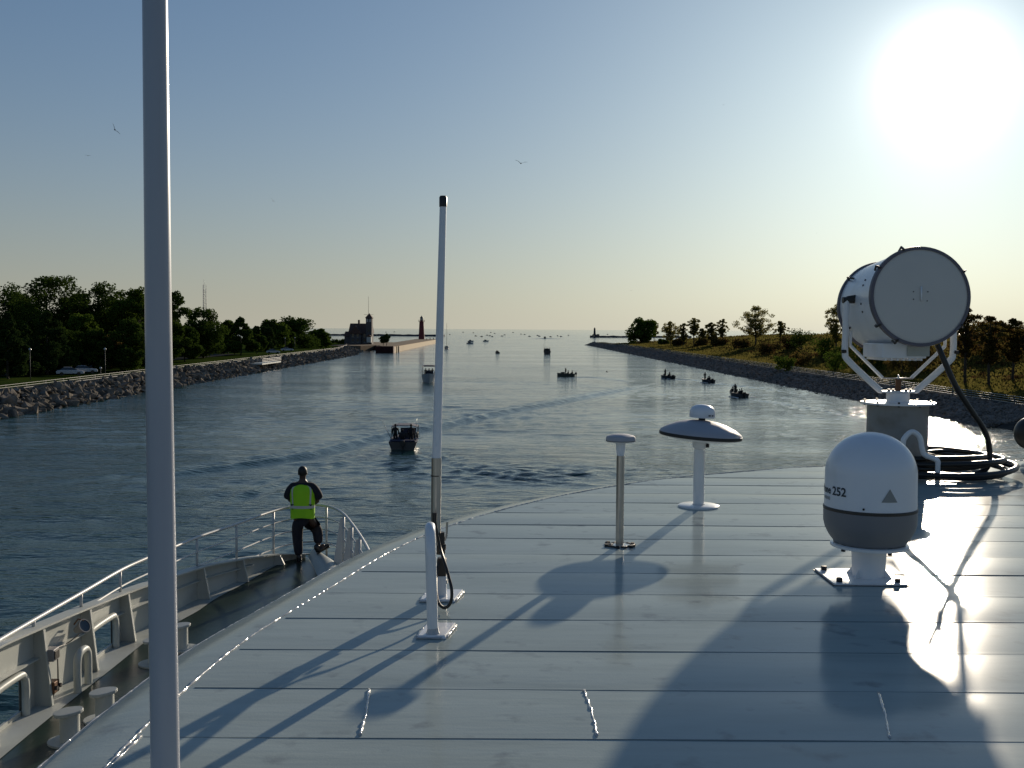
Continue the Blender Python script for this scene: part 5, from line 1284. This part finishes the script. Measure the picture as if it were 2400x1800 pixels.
for sx in (-1, 1):
    for sy in (-1, 1): MB().cyl((-.035 + sx * .115, sy * .105, .01), (-.035 + sx * .115, sy * .105, .026), .012, 6).build('bolt', M['darkmetal'], e)
    MB().add([(-.004, 0, 0), (.004, 0, 0), (.004, 0, .03), (-.004, 0, .03)], [(0, 1, 2, 3)])
for a in (215, 325, 135): 
    c, s_ = math.cos(R(a)), math.sin(R(a)); b = MB(); b.add([(.06 * c, .06 * s_, .01), (.095 * c, .095 * s_, .01), (.064 * c, .064 * s_, .045), (.06 * c - .004 * s_, .06 * s_ + .004 * c, .01), (.095 * c - .004 * s_, .095 * s_ + .004 * c, .01), (.064 * c - .004 * s_, .064 * s_ + .004 * c, .045)], [(0, 1, 2), (3, 5, 4), (1, 4, 5, 2)]); b.build('gusset', M['white'], e, auto=False)
# print: direction facing the camera is angle atan2(-DC.y,-DC.x)
vd = math.atan2(-DC.y, -DC.x)
def dome_ang(f): return vd + math.asin(max(-1, min(1, f)))      # f = offset across the visible width (-1 left .. 1 right)
wrap_text('TracPhone', .042, RD + .0012, .352, dome_ang(-.83), M['ink'], e); wrap_text('252', .048, RD + .0012, .35, dome_ang(-.50), M['ink'], e)
wrap_text('MARINE', .018, RD + .0012, .326, dome_ang(-.85), M['greyink'], e)
b = MB(); a0 = dome_ang(.40); r_ = RD + .0012
tri = []
def tp(u, v): a = a0 + u / r_; return (r_ * math.cos(a), r_ * math.sin(a), .338 + v)
for k_ in range(6):
    u0, u1 = -.032 + .064 * k_ / 6, -.032 + .064 * (k_ + 1) / 6; f = lambda u: .052 * (1 - abs(u) / .032) + .0005
    b.add([tp(u0, 0), tp(u1, 0), tp(u1, f(u1)), tp(u0, f(u0))], [(0, 1, 2, 3)])
b.build('warning_triangle', M['greyink'], e, auto=False)
b = MB(); a = dome_ang(-.13); b.cyl(((RD - .002) * math.cos(a), (RD - .002) * math.sin(a), .308), ((RD + .004) * math.cos(a), (RD + .004) * math.sin(a), .308), .0045, 8); b.build('screw', M['dark'], e)

# ------------------------------------------------------------ searchlight
SX, SY = 2.69, 7.42
e = empty('searchlight', (SX, SY, ZR), 0, 'big white drum searchlight in a pipe yoke on a round pedestal', 'searchlight')
MB().lathe([(.205, 0), (.205, .5)], n=48).build('pedestal', mat('pedestal_paint', (.27, .265, .25), .5, noise=.12, nscale=4, col2=(.17, .15, .12), n2scale=5, n2lo=.5, n2hi=.75), e)
MB().lathe([(.2, .495), (.25, .497), (.25, .51), (0, .512)], n=48).build('flange', M['white'], e)
for k_ in range(10):
    a = k_ * math.pi / 5; MB().cyl((.23 * math.cos(a), .23 * math.sin(a), .488), (.23 * math.cos(a), .23 * math.sin(a), .522), .008, 8).build('bolt', M['darkmetal'], e)
MB().lathe([(.078, .51), (.078, .575), (0, .576)], n=32).build('neck', M['white'], e)
MB().box((0, 0, .582), (.25, .12, .012)).build('yoke_plate', M['white'], e, bevel=.003)
for x in (-.075, -.045, .045, .075): MB().cyl((x, -.03, .588), (x, -.03, .602), .011, 6).build('bolt', M['darkmetal'], e)
MB().cyl((0, 0, .588), (0, 0, .67), .02, 16).build('pivot', M['rust'], e); MB().cyl((0, 0, .67), (0, 0, .7), .009, 10, r2=.005).build('pivot_cap', M['steel'], e)
MB().tube([(-.1, 0, .675), (.1, 0, .675)], .005, 8).build('cross_rod', M['steel'], e)
TZ = 1.215
for s_ in (-1, 1):
    MB().tube(smooth_path([(s_ * .12, 0, .59), (s_ * .15, 0, .61), (s_ * .345, 0, .79), (s_ * .375, 0, .85), (s_ * .375, 0, 1.0), (s_ * .375, 0, TZ)], 5), .022, 14).build('yoke_arm', M['white'], e)
    MB().tube([(s_ * .1, .03, .675), (s_ * .33, .03, .9), (s_ * .33, .03, 1.0)], .012, 10).build('brace', M['white'], e)
    MB().cyl((s_ * .40, 0, TZ), (s_ * .32, 0, TZ), .022, 16).build('trunnion', M['darkmetal'], e)
    MB().cyl((s_ * .375, -.02, .86), (s_ * .405, -.02, .86), .012, 8).build('lock_knob', M['dark'], e)
    MB().cyl((s_ * .37, 0, TZ + .012), (s_ * .30, 0, TZ + .025), .016, 10).build('trunnion_bolt', M['darkmetal'], e)
TM = Matrix.Rotation(R(-4.6), 3, 'X') @ Matrix.Rotation(R(-90), 3, 'X')
TM = Matrix.Rotation(R(-4.5), 3, 'X') @ Matrix.Rotation(R(-90), 3, 'X')     # drum axis (local z) -> +y, tipped down ahead
dc = (0, -.02, TZ - .01)
drum = MB().lathe([(.318, -.33), (.318, .37)], dc, 64, 0, TM).build('drum', M['domewhite'], e)
MB().lathe([(0, -.355), (.26, -.352), (.30, -.348), (.312, -.345)], dc, 64, 0, TM).build('rear_cover', M['cover'], e)
MB().lathe([(.31, -.352), (.33, -.352), (.333, -.335), (.333, -.318), (.318, -.318)], dc, 64, 0, TM).build('rear_rim', M['rimgrey'], e)
MB().lathe([(.318, .345), (.33, .345), (.333, .365), (.33, .385), (.31, .385), (.30, .36)], dc, 64, 0, TM).build('front_rim', M['rimgrey'], e)
MB().lathe([(0, .37), (.31, .37)], dc, 48, 0, TM).build('lens', M['glassdark'], e)
# handle slot on the rear cover, screws, clips, vent box
def dl(u, v, wv): p = TM @ Vector((u, v, wv)); return (p.x + dc[0], p.y + dc[1], p.z + dc[2])
b = MB(); b.tube([dl(0.0, -.065, -.362), dl(0.0, .03, -.362)], .006, 8); b.build('handle', M['white'], e)
for (u, v) in ((-.05, -.03), (-.05, .02), (.045, -.03), (.04, .03)): MB().cyl(dl(u, v, -.353), dl(u, v, -.358), .004, 8).build('screw', M['darkmetal'], e)
for a in (35, 118, 145, 215, 330, 250):
    c, s_ = math.cos(R(a)), math.sin(R(a))
    b = MB(); b.tube([dl(.325 * c, .325 * s_, -.36), dl(.35 * c, .35 * s_, -.33), dl(.325 * c, .325 * s_, -.25)], .008, 6); b.build('clip', M['darkmetal'], e)
for a, wv in ((150, .33), (215, .3)):
    c, s_ = math.cos(R(a)), math.sin(R(a)); b = MB(); b.tube([dl(.325 * c, .325 * s_, wv), dl(.35 * c, .35 * s_, wv - .03), dl(.325 * c, .325 * s_, wv - .1)], .008, 6); b.build('clip', M['darkmetal'], e)
for a in (165, 175, 205, 198):
    c, s_ = math.cos(R(a)), math.sin(R(a)); MB().cyl(dl(.315 * c, .315 * s_, -.12), dl(.323 * c, .323 * s_, -.12), .007, 8).build('screw', M['darkmetal'], e)
b = MB(); b.box((-.05, -.04, TZ - .345), (.3, .4, .1)); b.build('vent_box', M['domewhite'], e, bevel=.008)
MB().box((.04, -.24, TZ - .335), (.15, .03, .09)).build('vent_cover', M['greywhite'], e, bevel=.004)
b = MB()
for k_ in range(7): b.box((-.17 + k_ * .04, -.04, TZ - .404), (.012, .38, .014))
b.build('vent_slats', M['white'], e)
# cable from the drum down to the coil
cb = []
for px, py, D in ((2197, 808, 7.18), (2215, 850, 7.15), (2240, 905, 7.15), (2275, 960, 7.2), (2305, 1005, 7.25), (2318, 1045, 7.3), (2318, 1085, 7.3), (2300, 1108, 7.3)):
    q = ray(px, py, D); cb.append(q)
cb = [(q.x, q.y, max(q.z, ZR + .04)) for q in cb] + [(3.0, 7.12, ZR + .03)]
c0 = empty('power_cable', (2.9, 7.5, ZR), 0, 'thick black cable running from the searchlight into a coil on the roof', 'cable')
pts = [Vector(q) - Vector((2.9, 7.5, ZR)) for q in cb]
MB().tube(smooth_path(pts, 8), .019, 12).build('hanging_cable', M['black'], c0)
rr = random.Random(9); b = MB(); pts = []
for k_ in range(5 * 26):
    a = k_ / 26 * 6.283 + .4; turn = k_ / 26; rad = (.56, .50, .6, .42, .53)[int(turn)] ; rad2 = (.50, .6, .42, .53, .36)[int(turn)]; f = turn % 1; r_ = rad + (rad2 - rad) * f * f * (3 - 2 * f)
    pts.append((.03 + r_ * math.cos(a) + .02 * math.sin(a * 1.3 + turn), r_ * 1.0 * math.sin(a) * .95 + .02 * math.cos(turn * 2), .022 + .026 * turn + .008 * math.sin(a * 2 + turn)))
b.tube(pts, .019, 12); b.build('coil', M['black'], c0)
MB().tube(smooth_path([(.62, .12, .05), (.5, .3, .09), (.3, .36, .12), (.1, .2, .12), (.2, .0, .11), (.45, -.05, .1), (.6, -.15, .06)], 8), .012, 10).build('thin_loop', M['black'], c0)
# white pipe hooks the coil hangs round
for (x, y, hgt, ln, lab) in ((2.66, 7.06, .34, .15, 'white pipe hoop before the searchlight pedestal'), ):
    e = empty('pipe_hook', (x, y, ZR), 0, lab, 'pipe hook')
    MB().tube(smooth_path([(-.06, 0, 0), (-.06, 0, .24), (-.045, 0, .3), (0, 0, .335), (.05, 0, .3), (.07, 0, .22), (.09, 0, .18), (.16, -.02, .15), (.168, -.02, .1), (.168, -.02, 0)], 6), .018, 12).build('pipe', M['white'], e)
    MB().lathe([(.04, 0), (.04, .008), (.02, .01)], n=16, c=(.168, -.02, 0)).build('foot', M['white'], e)
# round dark lamp at the roof edge
p = ray(2392, 1014, 8.5)
e = empty('round_lamp', (p.x + .06, 8.44, ZR), 0, 'round dark lamp head low on the roof edge at the side of the picture', 'lamp')
zc = p.z - ZR
MB().ell((0, 0, zc), (.135, .12, .135), 28, 18).build('housing', M['black'], e); MB().tube([(0, 0, -.03), (0, 0, zc - .1)], .02, 10).build('stem', M['darkmetal'], e); MB().lathe([(.05, -.05), (.05, -.03)], n=16).build('foot', M['darkmetal'], e)

# ================================================================== THE SAILOR
def skin_obj(name, verts, edges, radii, m, parent=None, root=0, sub=2):
    me = bpy.data.meshes.new(name); me.from_pydata(verts, edges, []); o = bpy.data.objects.new(name, me); COL.objects.link(o)
    me.materials.append(m)
    sk = o.modifiers.new('skin', 'SKIN'); sk.use_smooth_shade = True
    for i, r_ in enumerate(radii):
        d = me.skin_vertices[0].data[i]; d.radius = r_ if hasattr(r_, '__len__') else (r_, r_); d.use_root = (i == root)
    ss = o.modifiers.new('sub', 'SUBSURF'); ss.levels = sub; ss.render_levels = sub
    if parent is not None: o.parent = parent; CH.setdefault(parent.name, []).append(o)
    return o
PM = at(711, 1318, ZD)
PX, PY = PM.x, min(PM.y, 19.62)
# skeleton (x right, y ahead, z up), person faces +y
bv = [(0, 0, .92), (0, .0, 1.12), (0, -.01, 1.32), (0, -.01, 1.46), (0, .01, 1.56), (0, .01, 1.62), (0, .02, 1.70), (0, .01, 1.77),
      (-.18, 0, 1.43), (-.26, .06, 1.16), (-.14, .30, 1.06), (-.06, .38, 1.05),
      (.18, 0, 1.43), (.27, .06, 1.16), (.17, .30, 1.06), (.08, .38, 1.05),
      (-.1, 0, .88), (-.1, .02, .48), (-.07, -.01, .09), (-.08, .14, .035),
      (.1, .0, .88), (.24, .17, .58), (.28, .07, .27), (.40, .04, .33)]
be = [(0, 1), (1, 2), (2, 3), (3, 4), (4, 5), (5, 6), (6, 7), (3, 8), (8, 9), (9, 10), (10, 11), (3, 12), (12, 13), (13, 14), (14, 15), (0, 16), (16, 17), (17, 18), (18, 19), (0, 20), (20, 21), (21, 22), (22, 23)]
br = [(.14, .1), (.13, .095), (.16, .105), (.12, .08), .052, (.07, .085), (.078, .095), (.05, .06), .06, .045, .03, .025, .06, .045, .03, .025, .085, .062, .042, .035, .085, .062, .042, .035]
# five fingers at each hand
for hi, sx in ((11, 1), (15, -1)):
    hx, hy, hz = bv[hi]
    for k_, (dx, dz, ln) in enumerate(((-.03, .01, .065), (-.012, .012, .075), (.008, .01, .07), (.026, .0, .055), (-.045, -.01, .045))):
        i0 = len(bv)
        bv += [(hx + dx, hy + (.045 if k_ < 4 else .01), hz + dz), (hx + dx * 1.1, hy + (.045 if k_ < 4 else .01) + ln * .5, hz + dz - .03), (hx + dx * 1.1, hy + .03 + ln * .35, hz + dz - .055)]
        be += [(hi, i0), (i0, i0 + 1), (i0 + 1, i0 + 2)]; br += [.011, .009, .008]
per = skin_obj('person', bv, be, br, M['skin'])
per.location = (PX, PY, ZD)
tag(per, 'sailor seen from behind in a lime safety vest leaning at the bow rail', 'person')
# ears, nose
b = MB(); 
for s_ in (-1, 1): b.ell((s_ * .078, .01, 1.665), (.012, .022, .032), 10, 8)
b.ell((0, .115, 1.66), (.014, .022, .026), 10, 8); b.build('face_features', M['skin'], per)
MB().ell((0, -.004, 1.712), (.085, .1, .098), 20, 14).build('hair', M['hair'], per)
# shirt
sv_ = [(0, 0, .98), (0, 0, 1.15), (0, -.01, 1.32), (0, -.01, 1.45), (-.2, 0, 1.42), (-.26, .03, 1.29), (-.3, .05, 1.17), (.2, 0, 1.42), (.265, .03, 1.29), (.31, .05, 1.17), (0, 0, 1.5)]
skin_obj('shirt', sv_, [(0, 1), (1, 2), (2, 3), (3, 4), (4, 5), (5, 6), (3, 7), (7, 8), (8, 9), (3, 10)], [(.19, .13), (.19, .13), (.2, .13), (.16, .1), .1, .095, .095, .1, .095, .095, .07], M['navy'], per)
# trousers
tv = [(0, 0, .95), (0, .01, .84), (-.1, .01, .8), (-.105, .02, .48), (-.075, .0, .12), (.11, .03, .79), (.245, .16, .58), (.275, .09, .33), (0, 0, 1.02)]
skin_obj('trousers', tv, [(0, 1), (1, 2), (2, 3), (3, 4), (1, 5), (5, 6), (6, 7), (0, 8)], [(.2, .13), (.16, .12), .132, .105, .085, .13, .11, .09, (.19, .125)], M['navy'], per)
# boots
def boot(x, y, z, ang, pitch):
    Mx = Matrix.Rotation(ang, 3, 'Z') @ Matrix.Rotation(pitch, 3, 'X'); c = Vector((x, y, z)); b = MB()
    b.ell(c + Mx @ Vector((0, .06, 0)), (.048, .145, .045), 14, 10, M=Mx); b.ell(c + Mx @ Vector((0, -.02, .05)), (.05, .06, .08), 14, 10, M=Mx)
    b.box(c + Mx @ Vector((0, .055, -.038)), (.085, .27, .02), M=Mx); b.build('boot', M['bootblack'], per)
boot(-.075, .02, .048, R(8), 0); boot(.3, .05, .235, R(-78), R(28))
# vest: lofted rings over the shirt
rings = [(.85, .222, .15, 0), (.95, .224, .15, 0), (1.05, .222, .147, 0), (1.18, .226, .146, 0), (1.3, .236, .146, 0), (1.38, .236, .14, 0), (1.43, .215, .12, 0), (1.468, .14, .09, -.005), (1.485, .085, .075, -.005)]
n = 40; vs = []
for z, a, c, yo in rings:
    for k_ in range(n):
        t_ = 2 * math.pi * k_ / n; cs_, sn = math.cos(t_), math.sin(t_)
        vs.append((a * math.copysign(abs(cs_) ** .8, cs_), yo + c * math.copysign(abs(sn) ** .8, sn) + .006 * math.sin(7 * t_ + z * 9) * (1.2 - z), z + .012 * math.sin(t_ * 3) * (1 if z < .9 else 0)))
b = MB(); b.add(vs, [(j * n + i, j * n + (i + 1) % n, (j + 1) * n + (i + 1) % n, (j + 1) * n + i) for j in range(len(rings) - 1) for i in range(n)], True)
vest = b.build('vest', M['lime'], per, auto=False)
def vest_pt(t_, z, off):
    for (z0, a0, c0_, y0), (z1_, a1, c1_, y1) in zip(rings, rings[1:]):
        if z0 <= z <= z1_:
            f = (z - z0) / (z1_ - z0); a = a0 + (a1 - a0) * f + off; c = c0_ + (c1_ - c0_) * f + off; yo = y0 + (y1 - y0) * f; cs_, sn = math.cos(t_), math.sin(t_)
            return (a * math.copysign(abs(cs_) ** .8, cs_), yo + c * math.copysign(abs(sn) ** .8, sn) + .006 * math.sin(7 * t_ + z * 9) * (1.2 - z), z)
b = MB(); m_ = 80; vs = []
for k_ in range(m_):
    t_ = 2 * math.pi * k_ / m_
    for z in (1.035, 1.085): vs.append(vest_pt(t_, z, .004))
b.add(vs, [(2 * i, 2 * ((i + 1) % m_), 2 * ((i + 1) % m_) + 1, 2 * i + 1) for i in range(m_)], True)
for s_ in (-1, 1):
    for x0_ in (1,):
        ts = [math.pi * 1.5 + s_ * d for d in (.80, .62)]
        rows = [1.085 + .375 * j / 9 for j in range(10)]; vs = [vest_pt(t_, z, .0045) for z in rows for t_ in ts]
        b.add(vs, [(2 * i, 2 * i + 1, 2 * i + 3, 2 * i + 2) for i in range(9)], True)
b.build('reflective_tape', M['tape'], vest, auto=False)
